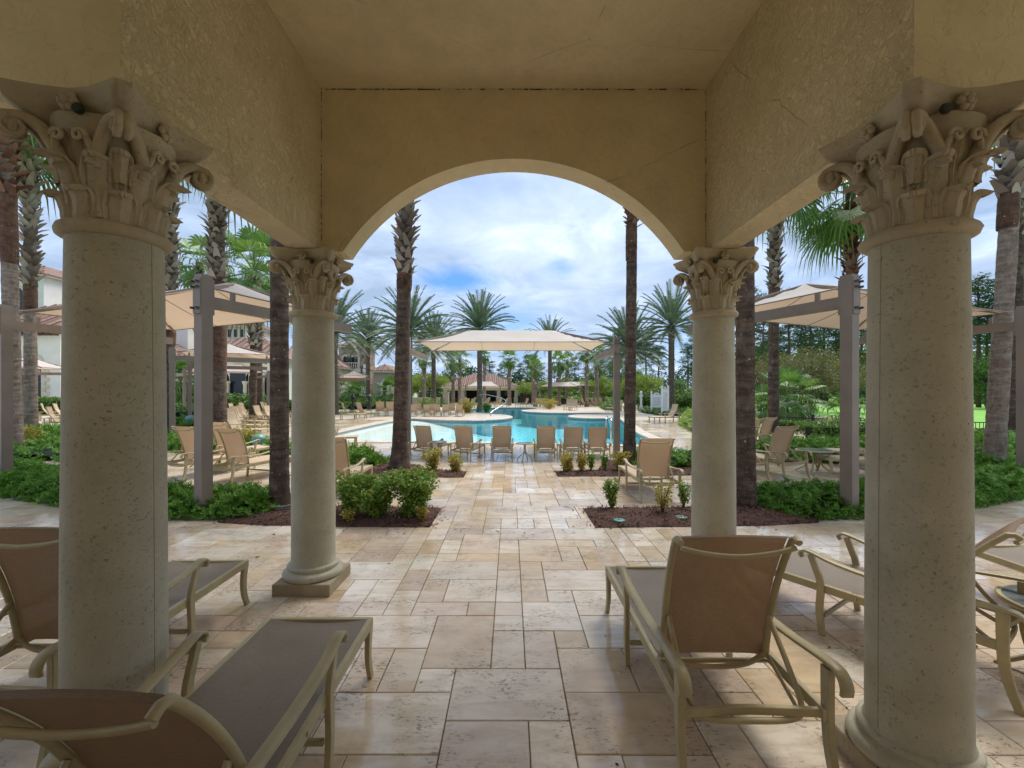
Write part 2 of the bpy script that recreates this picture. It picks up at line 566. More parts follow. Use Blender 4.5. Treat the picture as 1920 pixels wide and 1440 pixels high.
w = bpy.data.worlds.new('World')
S.world = w
w.use_nodes = True
t = NT.__new__(NT)
t.t = w.node_tree
for nd in list(t.t.nodes): t.t.nodes.remove(nd)
t.out = t.t.nodes.new('ShaderNodeOutputWorld')
sky = t.n('ShaderNodeTexSky')
sky.sky_type = 'NISHITA'
sky.sun_disc = False
sky.sun_elevation = SUN_EL
sky.sun_rotation = SUN_AZ
sky.air_density = 1.0
sky.dust_density = .6
sky.ozone_density = 1.5
bg1 = t.n('ShaderNodeBackground'); bg1.inputs['Strength'].default_value = .15
t.l(t.mix(sky.outputs[0], (.42, .74, 1.15), 1.0, 'MULTIPLY'), bg1.inputs['Color'])
tc = t.n('ShaderNodeTexCoord')
sp = t.n('ShaderNodeSeparateXYZ'); t.l(tc.outputs['Generated'], sp.inputs[0])
zz = t.math('ADD', t.math('MAXIMUM', sp.outputs[2], 0.0), .16)
cb = t.n('ShaderNodeCombineXYZ')
t.l(t.math('DIVIDE', sp.outputs[0], zz), cb.inputs[0])
t.l(t.math('DIVIDE', sp.outputs[1], zz), cb.inputs[1])
mp = t.n('ShaderNodeMapping'); mp.inputs['Location'].default_value = (3.1, 1.7, .4)
t.l(cb.outputs[0], mp.inputs['Vector'])
n1 = t.noise(mp.outputs[0], .85, 8, .56, .3)
n2 = t.noise(mp.outputs[0], 2.2, 8, .62, .5)
def blob(dx, dz, sx, sz, soft):
    # a patch of the sky around a direction, radius in units of the y = 1 plane
    yy = t.math('MAXIMUM', sp.outputs[1], .05)
    a = t.math('DIVIDE', t.math('SUBTRACT', t.math('DIVIDE', sp.outputs[0], yy), dx), sx)
    b = t.math('DIVIDE', t.math('SUBTRACT', t.math('DIVIDE', sp.outputs[2], yy), dz), sz)
    d = t.math('SQRT', t.math('ADD', t.math('MULTIPLY', a, a), t.math('MULTIPLY', b, b)))
    d = t.math('ADD', d, t.math('MULTIPLY', t.math('SUBTRACT', n2, .5), 1.6))
    return t.ramp(d, [(max(0, 1 - soft) * .5, 1.0), (.5 * (1 + soft), 0.0)]) if False else t.math('SUBTRACT', 1.0, t.math('DIVIDE', t.math('SUBTRACT', d, 1 - soft), soft, True), True)
hole = blob(-.12, .252, .13, .040, .75)
hole2 = blob(.0, .145, .12, .10, .9)
hole3 = blob(-.62, .13, .13, .06, .6)
hole4 = blob(.115, .285, .045, .03, .9)
hole5 = blob(.40, .10, .09, .07, .9)
hmax = t.math('MAXIMUM', t.math('MAXIMUM', hole, t.math('MULTIPLY', hole2, .55)), t.math('MAXIMUM', hole3, t.math('MAXIMUM', t.math('MULTIPLY', hole4, .6), t.math('MULTIPLY', hole5, .4))))
cover = t.ramp(n1, [(.26, .72), (.44, 1.0)])
cover = t.math('MULTIPLY', cover, t.math('SUBTRACT', 1.0, t.math('MULTIPLY', hmax, .95)), True)
glow = blob(.12, .36, .34, .20, .95)
lum = t.math('ADD', t.math('MULTIPLY', n2, .95), t.math('MULTIPLY', glow, .20))
ccol = t.ramp(lum, [(.34, (.30, .40, .56)), (.50, (.42, .53, .72)), (.64, (.56, .67, .84)), (.84, (.98, .98, 1.0))])
bg2 = t.n('ShaderNodeBackground'); bg2.inputs['Strength'].default_value = 1.46
t.l(ccol, bg2.inputs['Color'])
ms = t.n('ShaderNodeMixShader')
t.l(cover, ms.inputs[0]); t.l(bg1.outputs[0], ms.inputs[1]); t.l(bg2.outputs[0], ms.inputs[2])
t.l(ms.outputs[0], t.out.inputs['Surface'])

S.view_settings.view_transform = 'Standard'
S.view_settings.look = 'None'
S.view_settings.exposure = 0
S.cycles.use_denoising = True
S.cycles.use_adaptive_sampling = True
S.cycles.adaptive_threshold = .02
S.cycles.max_bounces = 7
S.cycles.diffuse_bounces = 5
S.cycles.glossy_bounces = 3
S.cycles.transparent_max_bounces = 12

# ------------------------------------------------------------------ pool and ground
def pip(x, y, poly):
    c = False
    n = len(poly)
    j = n - 1
    for i in range(n):
        xi, yi = poly[i]; xj, yj = poly[j]
        if (yi > y) != (yj > y) and x < (xj - xi) * (y - yi) / (yj - yi) + xi: c = not c
        j = i
    return c

def chaikin(p, k=2):
    for _ in range(k):
        q = []
        for i in range(len(p)):
            a, b = p[i], p[(i + 1) % len(p)]
            q.append((a[0] * .75 + b[0] * .25, a[1] * .75 + b[1] * .25))
            q.append((a[0] * .25 + b[0] * .75, a[1] * .25 + b[1] * .75))
        p = q
    return p

pool_px = [(575, 827), (700, 828), (850, 829), (1000, 831), (1130, 834), (1200, 836), (1243, 835), (1222, 824), (1192, 811),
           (1176, 798), (1168, 789), (1158, 784), (1120, 784.5), (1085, 784), (1066, 782), (1064, 779.5), (1085, 777.6), (1130, 777.6), (1156, 777.2), (1150, 775.2), (1110, 774.2), (1050, 774.4), (1010, 773.5),
           (980, 771.6), (976, 769.6), (992, 768.2), (1010, 766.2), (1004, 764.4), (960, 764), (915, 764.6), (878, 767), (872, 771.5), (890, 775), (925, 776.8), (950, 778.6), (963, 781.5), (955, 785), (925, 787.6), (880, 788.6), (830, 787.6),
           (790, 785.5), (768, 784.5), (735, 789), (690, 798), (640, 809), (585, 820)]
POOL = chaikin([G(*p) for p in pool_px], 2)
n = len(POOL)
area = sum(POOL[i][0] * POOL[(i + 1) % n][1] - POOL[(i + 1) % n][0] * POOL[i][1] for i in range(n))
if area < 0: POOL.reverse()

def offset(poly, d):
    out = []
    n = len(poly)
    for i in range(n):
        a, b, c = Vector(poly[i - 1]), Vector(poly[i]), Vector(poly[(i + 1) % n])
        t1 = (b - a).normalized(); t2 = (c - b).normalized()
        nn = Vector((t1.y + t2.y, -(t1.x + t2.x)))
        if nn.length < 1e-6: nn = Vector((t1.y, -t1.x))
        nn.normalize()
        out.append((b.x + nn.x * d, b.y + nn.y * d))
    return out

def sheet_with_hole(outer, hole, z, name, mat):
    vs = [Vector(p) for p in outer] + [Vector(p) for p in hole]
    a, b = len(outer), len(hole)
    es = [(i, (i + 1) % a) for i in range(a)] + [(a + i, a + (i + 1) % b) for i in range(b)]
    r = delaunay_2d_cdt(vs, es, [], 0, 1e-5)
    mb = MB()
    V = [(v.x, v.y, z) for v in r[0]]
    fs = []
    for f in r[2]:
        cx = sum(V[i][0] for i in f) / len(f); cy = sum(V[i][1] for i in f) / len(f)
        if not pip(cx, cy, hole): fs.append(tuple(f))
    mb.add(V, fs)
    return struct(mb.build(name, mat))

sheet_with_hole([(-1800, -300), (1800, -300), (1800, 3000), (-1800, 3000)], POOL, -.06, 'ground', M['grass'])
DECK = [(-45, -6), (16.5, -6), (16.5, 14), (12.5, 20), (15, 34), (24, 50), (22, 64), (-45, 64)]
sheet_with_hole(DECK, offset(POOL, .04), -.004, 'paving_bed', M['grout'])

# travertine slabs in a French pattern near the camera
U = .2032
x0, y0 = -18.2, -1.5
nx, ny = int(35.5 / U), int(27.5 / U)
occ = [[False] * ny for _ in range(nx)]
sizes = [(2, 2), (3, 2), (2, 3), (2, 2), (2, 1), (1, 2), (1, 1), (3, 2), (2, 1), (1, 1), (1, 2)]
pal = [(.56, .44, .31), (.66, .55, .42), (.60, .47, .335), (.71, .62, .50), (.53, .40, .27), (.62, .49, .39), (.54, .41, .32), (.69, .59, .47), (.61, .465, .30), (.66, .55, .44), (.74, .66, .56)]
mb = MB()
rt = random.Random(21)
bnd = offset(POOL, .12)
minx, maxx = min(p[0] for p in POOL) - 1, max(p[0] for p in POOL) + 1
miny = min(p[1] for p in POOL) - 1
def slab(xa, ya, xb, yb, c, z=0.012):
    g = .0022
    xa += g; ya += g; xb -= g; yb -= g
    e = .0035
    vs = [(xa, ya, 0), (xb, ya, 0), (xb, yb, 0), (xa, yb, 0), (xa, ya, z - e), (xb, ya, z - e), (xb, yb, z - e), (xa, yb, z - e),
          (xa + e, ya + e, z), (xb - e, ya + e, z), (xb - e, yb - e, z), (xa + e, yb - e, z)]
    tx, ty = rt.gauss(0, .0022), rt.gauss(0, .0022)
    vs = [(x, y, q + ((x - (xa + xb) / 2) * tx + (y - (ya + yb) / 2) * ty if q > 0 else 0)) for x, y, q in vs]
    fs = [(8, 9, 10, 11)]
    for i in range(4):
        j = (i + 1) % 4
        fs.append((i, j, 4 + j, 4 + i)); fs.append((4 + i, 4 + j, 8 + j, 8 + i))
    mb.add(vs, fs, c)
for j in range(ny):
    for i in range(nx):
        if occ[i][j]: continue
        rt.shuffle(sizes)
        for a, b in sizes + [(1, 1)]:
            if i + a > nx or j + b > ny: continue
            if any(occ[i + p][j + q] for p in range(a) for q in range(b)): continue
            break
        for p in range(a):
            for q in range(b): occ[i + p][j + q] = True
        xa, ya = x0 + i * U, y0 + j * U
        xb, yb = xa + a * U, ya + b * U
        base = rt.choice(pal)
        k = rt.uniform(.90, 1.15)
        c = tuple(min(.86, x * k) for x in base)
        if not pip((xa + xb) / 2, (ya + yb) / 2, DECK): continue
        z = .012 + rt.uniform(-.0012, .0012)
        if yb > miny and minx < xb and xa < maxx:
            cs = [pip(x, y, bnd) for x in (xa, (xa + xb) / 2, xb) for y in (ya, (ya + yb) / 2, yb)]
            if all(cs): continue
            if any(cs):
                continue
        slab(xa, ya, xb, yb, c, z)
struct(mb.build('travertine_terrace', M['tile']))
# coarser paving further off
far = MB()
hole = offset(POOL, .10)
vs = [(-45, 26), (14.3, 26), (15, 34), (24, 50), (22, 64), (-45, 64)]
V = [Vector(p) for p in vs] + [Vector(p) for p in hole]
a, b = len(vs), len(hole)
r = delaunay_2d_cdt(V, [(i, (i + 1) % a) for i in range(a)] + [(a + i, a + (i + 1) % b) for i in range(b)], [], 0, 1e-5)
fs = []
for f in r[2]:
    cx = sum(r[0][i].x for i in f) / 3; cy = sum(r[0][i].y for i in f) / 3
    if not pip(cx, cy, hole) and pip(cx, cy, vs): fs.append(tuple(f))
far.add([(v.x, v.y, .011) for v in r[0]], fs)
far.add([(-45, -6, .011), (-18.25, -6, .011), (-18.25, 26, .011), (-45, 26, .011)], [(0, 1, 2, 3)])
struct(far.build('far_paving', M['fartile']))

# coping ring, basin and water
mb = MB()
inn, mid_, out = offset(POOL, -.02), offset(POOL, 0.0), offset(POOL, .42)
n = len(POOL)
rows = [[(p[0], p[1], -.03) for p in inn], [(p[0], p[1], .022) for p in inn], [(p[0], p[1], .030) for p in mid_], [(p[0], p[1], .030) for p in out], [(p[0], p[1], .0) for p in out]]
vs = [p for r_ in rows for p in r_]
fs = [(k * n + i, k * n + (i + 1) % n, (k + 1) * n + (i + 1) % n, (k + 1) * n + i) for k in range(4) for i in range(n)]
mb.add(vs, fs)
struct(mb.build('pool_coping', M['coping']))
mb = MB()
rows = [[(p[0], p[1], -.02) for p in POOL], [(p[0], p[1], -.20) for p in POOL]]
mb.add([p for r_ in rows for p in r_], [(i, (i + 1) % n, n + (i + 1) % n, n + i) for i in range(n)])
struct(mb.build('pool_waterline_tiles', M['waterline']))
mb = MB()
pb_ = offset(POOL, .006)
rows = [[(p[0], p[1], -.19) for p in pb_], [(p[0], p[1], -1.32) for p in pb_]]
mb.add([p for r_ in rows for p in r_], [(i, (i + 1) % n, n + (i + 1) % n, n + i) for i in range(n)], (.12, .50, .56))
struct(mb.build('pool_wall', M['poolfloor']))
def pdepth(x, y):
    s = (x + 6.0) / 7.0 + max(0, (y - 30) / 8)
    s = max(0, min(1, s))
    return -.135 - 1.1 * s * s * (3 - 2 * s)
pts = [Vector(p) for p in offset(POOL, .03)]
m = len(pts)
es = [(i, (i + 1) % m) for i in range(m)]
gx = -11
while gx < 9:
    gy = 12
    while gy < 50:
        if pip(gx, gy, POOL): pts.append(Vector((gx + .01 * rt.random(), gy)))
        gy += .8
    gx += .8
r = delaunay_2d_cdt(pts, es, [], 0, 1e-5)
mb = MB()
mb2 = MB()
V = [(v.x, v.y, pdepth(v.x, v.y)) for v in r[0]]
VW = [(v.x, v.y, -.13) for v in r[0]]
Wf = []
for f in r[2]:
    cx = sum(V[i][0] for i in f) / 3; cy = sum(V[i][1] for i in f) / 3
    if not pip(cx, cy, [tuple(p) for p in pts[:m]]): continue
    d = sum(-V[i][2] for i in f) / 3
    k = max(0, min(1, (d - .14) / 1.0))
    c = tuple(a_ * (1 - k) + b_ * k for a_, b_ in zip((.70, .74, .70), (.06, .50, .58)))
    mb.add([V[i] for i in f], [(0, 1, 2)], c)
    Wf.append(tuple(f))
struct(mb.build('pool_floor', M['poolfloor']))
mb2.add([(x, y, -.115) for x, y, z in V], Wf)
struct(mb2.build('pool_water', M['water']))

# lawns beyond the deck
def flat(name, poly, z, mat):
    q = MB(); q.add([(x, y, z) for x, y in poly], [tuple(range(len(poly)))])
    return struct(q.build(name, mat))
flat('lawn', [(13, 21), (60, 17), (110, 62), (22, 62)], -.03, M['lawn'])
flat('garden_lawn', [G(600, 777), G(715, 777), G(705, 773), G(600, 773)], .02, M['grass'])
flat('terrace_lawn', [(-45, 44), (-14.2, 44), (-15.5, 62), (-45, 62)], .02, M['grass'])
flat('footpath', [(12.5, 16.6), (17.5, 15.2), (30, 16.5), (30, 19), (17.5, 17.8), (13, 19.5)], .02, M['fartile'])

# ------------------------------------------------------------------ loggia
XL, XR = -1.648, 1.70
YR, YN = 3.685, 1.8425
SOF, CEIL, APEX = 2.764, 4.09, 3.52
T2 = .11
lg = thing('loggia', 'tan stucco loggia with flat ceiling, deep beams and a round arch over the terrace', 'loggia', (0, 0, 0))
mb = MB()
x0_, x1_ = XL + T2, XR - T2
mb.box(((x0_ + x1_) / 2, (YR + T2 + YN - T2) / 2, CEIL + .06), (x1_ - x0_ + .3, YR - YN + 4 * T2, .12))
mb.box(((x0_ + x1_) / 2, (YN - T2 - 2.3) / 2 - .0, CEIL + .06), (11, YN - T2 + 2.3 - .004, .12))
mb.build('ceiling', M['stucco'], lg)
# arch wall
mb = MB()
cxa = (XL + XR) / 2
hs = 1.385
rise = APEX - SOF
RR = (hs * hs + rise * rise) / (2 * rise)
N = 48
prof = [(XL - T2, SOF)] + [(cxa - hs + 2 * hs * i / N, SOF + math.sqrt(max(0, RR * RR - (-hs + 2 * hs * i / N) ** 2)) - (RR - rise)) for i in range(N + 1)] + [(XR + T2, SOF)]
ya, yb = YR - T2, YR + T2
for i in range(len(prof) - 1):
    (xa, za), (xb, zb) = prof[i], prof[i + 1]
    vs = [(xa, ya, za), (xb, ya, zb), (xb, ya, CEIL), (xa, ya, CEIL), (xa, yb, za), (xb, yb, zb), (xb, yb, CEIL + .5), (xa, yb, CEIL + .5)]
    mb.add(vs, [(0, 1, 2, 3), (5, 4, 7, 6), (0, 4, 5, 1)])
mb.build('arch_wall', M['stucco'], lg, smooth=30)
for sx in (XL, XR):
    mb = MB()
    mb.box((sx, (YR - T2 + YN - T2) / 2, (SOF + CEIL) / 2 + .05), (2 * T2, YR - YN, CEIL - SOF + .1))
    mb.m[2] = 1
    mb.build('side_beam', [M['stucco_rough'], M['stucco']], lg)
    mb = MB()
    d = 4.0
    cx_ = sx + (-d / 2 - T2 if sx < 0 else d / 2 + T2)
    mb.box((cx_, YN, (SOF + CEIL) / 2 + .05), (d, 2 * T2, CEIL - SOF + .1))
    mb.build('outer_beam', M['stucco'], lg)
mb = MB()
mb.box((0, -2.4, 2.1), (11, .2, 4.2))
mb.build('back_wall', M['stucco'], lg)
# dark joint where wall meets ceiling
mb = MB()
for i in range(60):
    xx = x0_ + .05 + (x1_ - x0_ - .1) * i / 60
    if rnd.random() < .8:
        L = rnd.uniform(.02, .06)
        mb.box((xx, YR - T2 - .0015, CEIL - .006 - rnd.random() * .004), (L, .003, rnd.uniform(.003, .009)))
for xx, sg in ((x0_, 1), (x1_, -1)):
    for i in range(70):
        if rnd.random() < .6:
            mb.box((xx + sg * .004, YR - T2 - .0015, SOF + .02 + (CEIL - SOF) * i / 70), (rnd.uniform(.002, .006), .003, rnd.uniform(.006, .018)))
tag(mb.build('joint_cracks', M['shade'], lg), kind='stuff')

# ---- carved capital (unit: axis at origin, from z=0 at neck to top)
ZN, ZT = 2.235, SOF - .003
SR_B, SR_T = .172, .158
def capital_mesh():
    mb = MB()
    h = ZT - ZN
    mb.lathe([(.10, -.01), (SR_T, 0.0), (.174, .004), (.187, .014), (.192, .028), (.187, .042), (.174, .052), (.158, .056),
              (.152, .06), (.150, .12), (.155, .20), (.163, .27), (.174, .33), (.190, .385), (.200, .42), (.200, .44), (.1, .445)], 48, cap=False)
    def leaf(q, zb, hh, wid, out, base_r, curl, tip=0.03):
        nr, nc = 20, 13
        rows = []
        for i in range(nr):
            s = i / (nr - 1)
            r_ = base_r + out * s ** 2.0 + curl * s ** 7
            z = zb + hh * (s + .10 * s * s) - curl * .75 * max(0, s - .80) / .20 * max(0, s - .80) * 5
            wd = wid * (.90 + .12 * math.sin(PI * s * .8)) * (1 if s < .60 else math.sqrt(max(.03, 1 - ((s - .60) / .41) ** 2.4)))
            row = []
            for j in range(nc):
                u = -1 + 2 * j / (nc - 1)
                au = abs(u)
                rim = .010 * math.exp(-((au - .90) / .10) ** 2) - .008 * math.exp(-((au - .66) / .12) ** 2)
                rib = .007 * math.exp(-(u / .13) ** 2)
                rr = r_ + (rim + rib) * (1 if s < .88 else .6) - .012 * au ** 3
                a = q + u * wd / max(.1, r_) / 2
                row.append((rr * math.cos(a), rr * math.sin(a), z))
            rows.append(row)
        mb.grid(rows)
        th = .020
        back = [[(x - th * math.cos(q), y - th * math.sin(q), z - .012) for x, y, z in row] for row in rows]
        mb.grid([r_[::-1] for r_ in back])
        for e in (0, nc - 1):
            mb.grid([[rows[i][e], back[i][e]] for i in range(nr)])
        mb.grid([[rows[-1][j], back[-1][j]] for j in range(nc)])
    for k in range(8):
        leaf(2 * PI * k / 8, .050, .125, .116, .022, .160, .040)
    for k in range(8):
        leaf(2 * PI * (k + .5) / 8, .060, .235, .122, .036, .156, .048)
    # abacus with concave sides
    a = .245
    n = 12
    def ab(sc):
        poly = []
        for s in range(4):
            q = PI / 4 + s * PI / 2
            c0 = Vector((math.cos(q), math.sin(q))) * a * 1.4142 * sc
            q2 = q + PI / 2
            c1 = Vector((math.cos(q2), math.sin(q2))) * a * 1.4142 * sc
            d = (c1 - c0)
            nn = -((c0 + c1) / 2).normalized()
            st = .075
            for i in range(n + 1):
                tt = st + (1 - 2 * st) * i / n
                p = c0 + d * tt + nn * .058 * math.sin(PI * (tt - st) / (1 - 2 * st))
                poly.append((p.x, p.y))
        return poly
    zs = [(h - .110, .66), (h - .086, .80), (h - .062, .93), (h - .052, .98), (h - .030, 1.0), (h - .024, 1.03), (h - .006, 1.05), (h, 1.05)]
    rings = [ab(s) for z, s in zs]
    k = len(rings[0])
    vs = [(p[0], p[1], zs[i][0]) for i, r_ in enumerate(rings) for p in r_]
    fs = [(i * k + j, i * k + (j + 1) % k, (i + 1) * k + (j + 1) % k, (i + 1) * k + j) for i in range(len(rings) - 1) for j in range(k)]
    fs.append(tuple(range(k - 1, -1, -1))); fs.append(tuple((len(rings) - 1) * k + j for j in range(k)))
    mb.add(vs, fs)
    # corner volutes and centre helices
    for s in range(4):
        q = PI / 4 + s * PI / 2
        dr = Vector((math.cos(q), math.sin(q), 0)); sd_ = Vector((-math.sin(q), math.cos(q), 0))
        for sg in (-1, 1):
            path = []
            for i in range(9):
                k_ = i / 8
                path.append(dr * (.160 + .125 * k_ ** 1.4) + sd_ * sg * (.066 * (1 - k_) + .012) + UP * (.25 + .166 * math.sin(k_ * PI * .52)))
            c0 = path[-1] - UP * .042 + dr * .006
            for i in range(1, 19):
                k_ = i / 18
                an = PI / 2 - k_ * PI * 3.0
                rr = .042 * (1 - k_ * .80)
                path.append(c0 + dr * rr * math.cos(an) + UP * rr * math.sin(an) + sd_ * sg * .010 * k_)
            rs = [.028 - .009 * i / 8 for i in range(9)] + [.018 * (1 - .6 * i / 18) for i in range(18)]
            mb.tube(path, rs, 8)
            mb.lathe([(0.001, -.03), (.013, -.02), (.015, 0), (.013, .02), (.001, .03)], 10, tuple(c0 + sd_ * sg * .012), cap=False)
        # drop leaf under each volute
        leaf(q, .20, .12, .080, .045, .178, .035)
    for s in range(4):
        q = s * PI / 2
        dr = Vector((math.cos(q), math.sin(q), 0)); sd_ = Vector((-math.sin(q), math.cos(q), 0))
        for sg in (-1, 1):
            path = [dr * .168 + sd_ * sg * .075 + UP * .24, dr * .182 + sd_ * sg * .070 + UP * .30, dr * .196 + sd_ * sg * .055 + UP * .345]
            c0 = dr * .203 + sd_ * sg * .038 + UP * .345
            for i in range(0, 15):
                k_ = i / 14
                an = k_ * PI * 2.4
                rr = .026 * (1 - k_ * .8)
                path.append(c0 + sd_ * sg * rr * math.cos(an) + UP * rr * math.sin(an) + dr * .006 * k_)
            mb.tube(path, [.013, .013, .012] + [.011 * (1 - .5 * i / 14) for i in range(15)], 7)
        leaf(q, .17, .20, .085, .030, .158, .030)
        # flower on the abacus
        c0 = dr * .205 + UP * (h - .055)
        for k in range(6):
            an = 2 * PI * k / 6
            p = c0 + sd_ * .022 * math.cos(an) + UP * .022 * math.sin(an)
            mb.lathe([(.001, -.016), (.012, -.010), (.016, 0), (.012, .010), (.001, .016)], 8, tuple(p), cap=False)
        mb.lathe([(.001, -.016), (.012, -.010), (.015, 0), (.012, .010), (.001, .016)], 8, tuple(c0 + dr * .010), cap=False)
    mb.v = [tuple(Vector(p) + Vector((noise.noise(Vector(p) * 38), noise.noise(Vector(p) * 38 + Vector((9, 0, 0))), noise.noise(Vector(p) * 38 + Vector((0, 9, 0))))) * .0032
                  + Vector((noise.noise(Vector(p) * 9), noise.noise(Vector(p) * 9 + Vector((5, 0, 0))), 0)) * .006) for p in mb.v]
    return mb.mesh('capital', M['capital'], smooth=60)
cap_me = capital_mesh()
mb = MB()
pr = []
for i in range(25):
    k = i / 24
    pr.append((SR_B - (SR_B - SR_T) * (k ** 1.8), .222 + (ZN - .222) * k))
mb.lathe([(SR_B + .010, .205), (SR_B + .008, .214), (SR_B, .226)] + pr[1:], 64)
# mould seam running up the shaft
shaft_me = mb.mesh('shaft', M['column'], smooth=50)
mb = MB()
mb.lathe([(.15, .098), (.215, .098), (.232, .108), (.238, .128), (.232, .148), (.216, .158), (.200, .162), (.195, .168), (.196, .176), (.200, .180),
          (.202, .190), (.198, .200), (.186, .205), (.16, .207)], 64)
base_me = mb.mesh('base', M['column'], smooth=50)
mb = MB()
b = .2265
prof_p = [(b, .0), (b, .09), (b - .004, .096), (b - .05, .0975)]
vs = []
for bb, z in [(b, 0), (b, .092), (b - .005, .097)]:
    vs += [(-bb, -bb, z), (bb, -bb, z), (bb, bb, z), (-bb, bb, z)]
mb.add(vs, [(k * 4 + i, k * 4 + (i + 1) % 4, (k + 1) * 4 + (i + 1) % 4, (k + 1) * 4 + i) for k in range(2) for i in range(4)] + [(8, 9, 10, 11)])
plinth_me = mb.mesh('plinth', M['plinth'])
mb = MB()
mb.sweep([(r_, 0, z) for r_, z in pr], (0, 1, 0), .0024, .002)
seam_me = mb.mesh('seam', simple('column_seam', (.30, .265, .19), .8, .2, 9))
def part(name, me, parent, loc=(0, 0, 0), rz=0):
    o = bpy.data.objects.new(name, me); COL.objects.link(o); o.parent = parent
    o.location = loc; o.rotation_euler = (0, 0, rz)
    return o
cols = [((XL, YN), 'near left stone column with carved leafy capital beside the loungers', -1), ((XR, YN), 'near right stone column with carved leafy capital and visible round base', 1),
        ((XL, YR), 'slimmer looking left column under the arch on a square plinth', -1), ((XR, YR), 'column under the right foot of the arch, its base behind a lounger', 1)]
for (cx_, cy_), lab, sg in cols:
    c = thing('stone_column', lab, 'column', (cx_, cy_, 0), 0, 'columns of the loggia')
    part('plinth', plinth_me, c, (0, 0, .012))
    part('base', base_me, c, (0, 0, .008))
    part('shaft', shaft_me, c)
    cp = part('capital', cap_me, c, (0, 0, ZN))
    q = math.atan2(-cy_, -cx_) + (-.75 if sg > 0 else .75)
    rr = SR_B - .0015
    if cy_ < 3: part('seam', seam_me, c, (0, 0, 0), q)
    hb = MB()
    hb.lathe([(.001, -.012), (.017, -.009), (.02, 0), (.017, .009), (.001, .012)], 14, cap=False)
    ho = hb.build('fixing_hole', M['shade'], cp)
    ho.location = (.205 * -.30 * sg - .02, -.207, ZT - ZN - .085) if cy_ < 3 else (.075 * -sg, -.20, ZT - ZN - .10)
    ho.rotation_euler = (PI / 2, 0, 0)

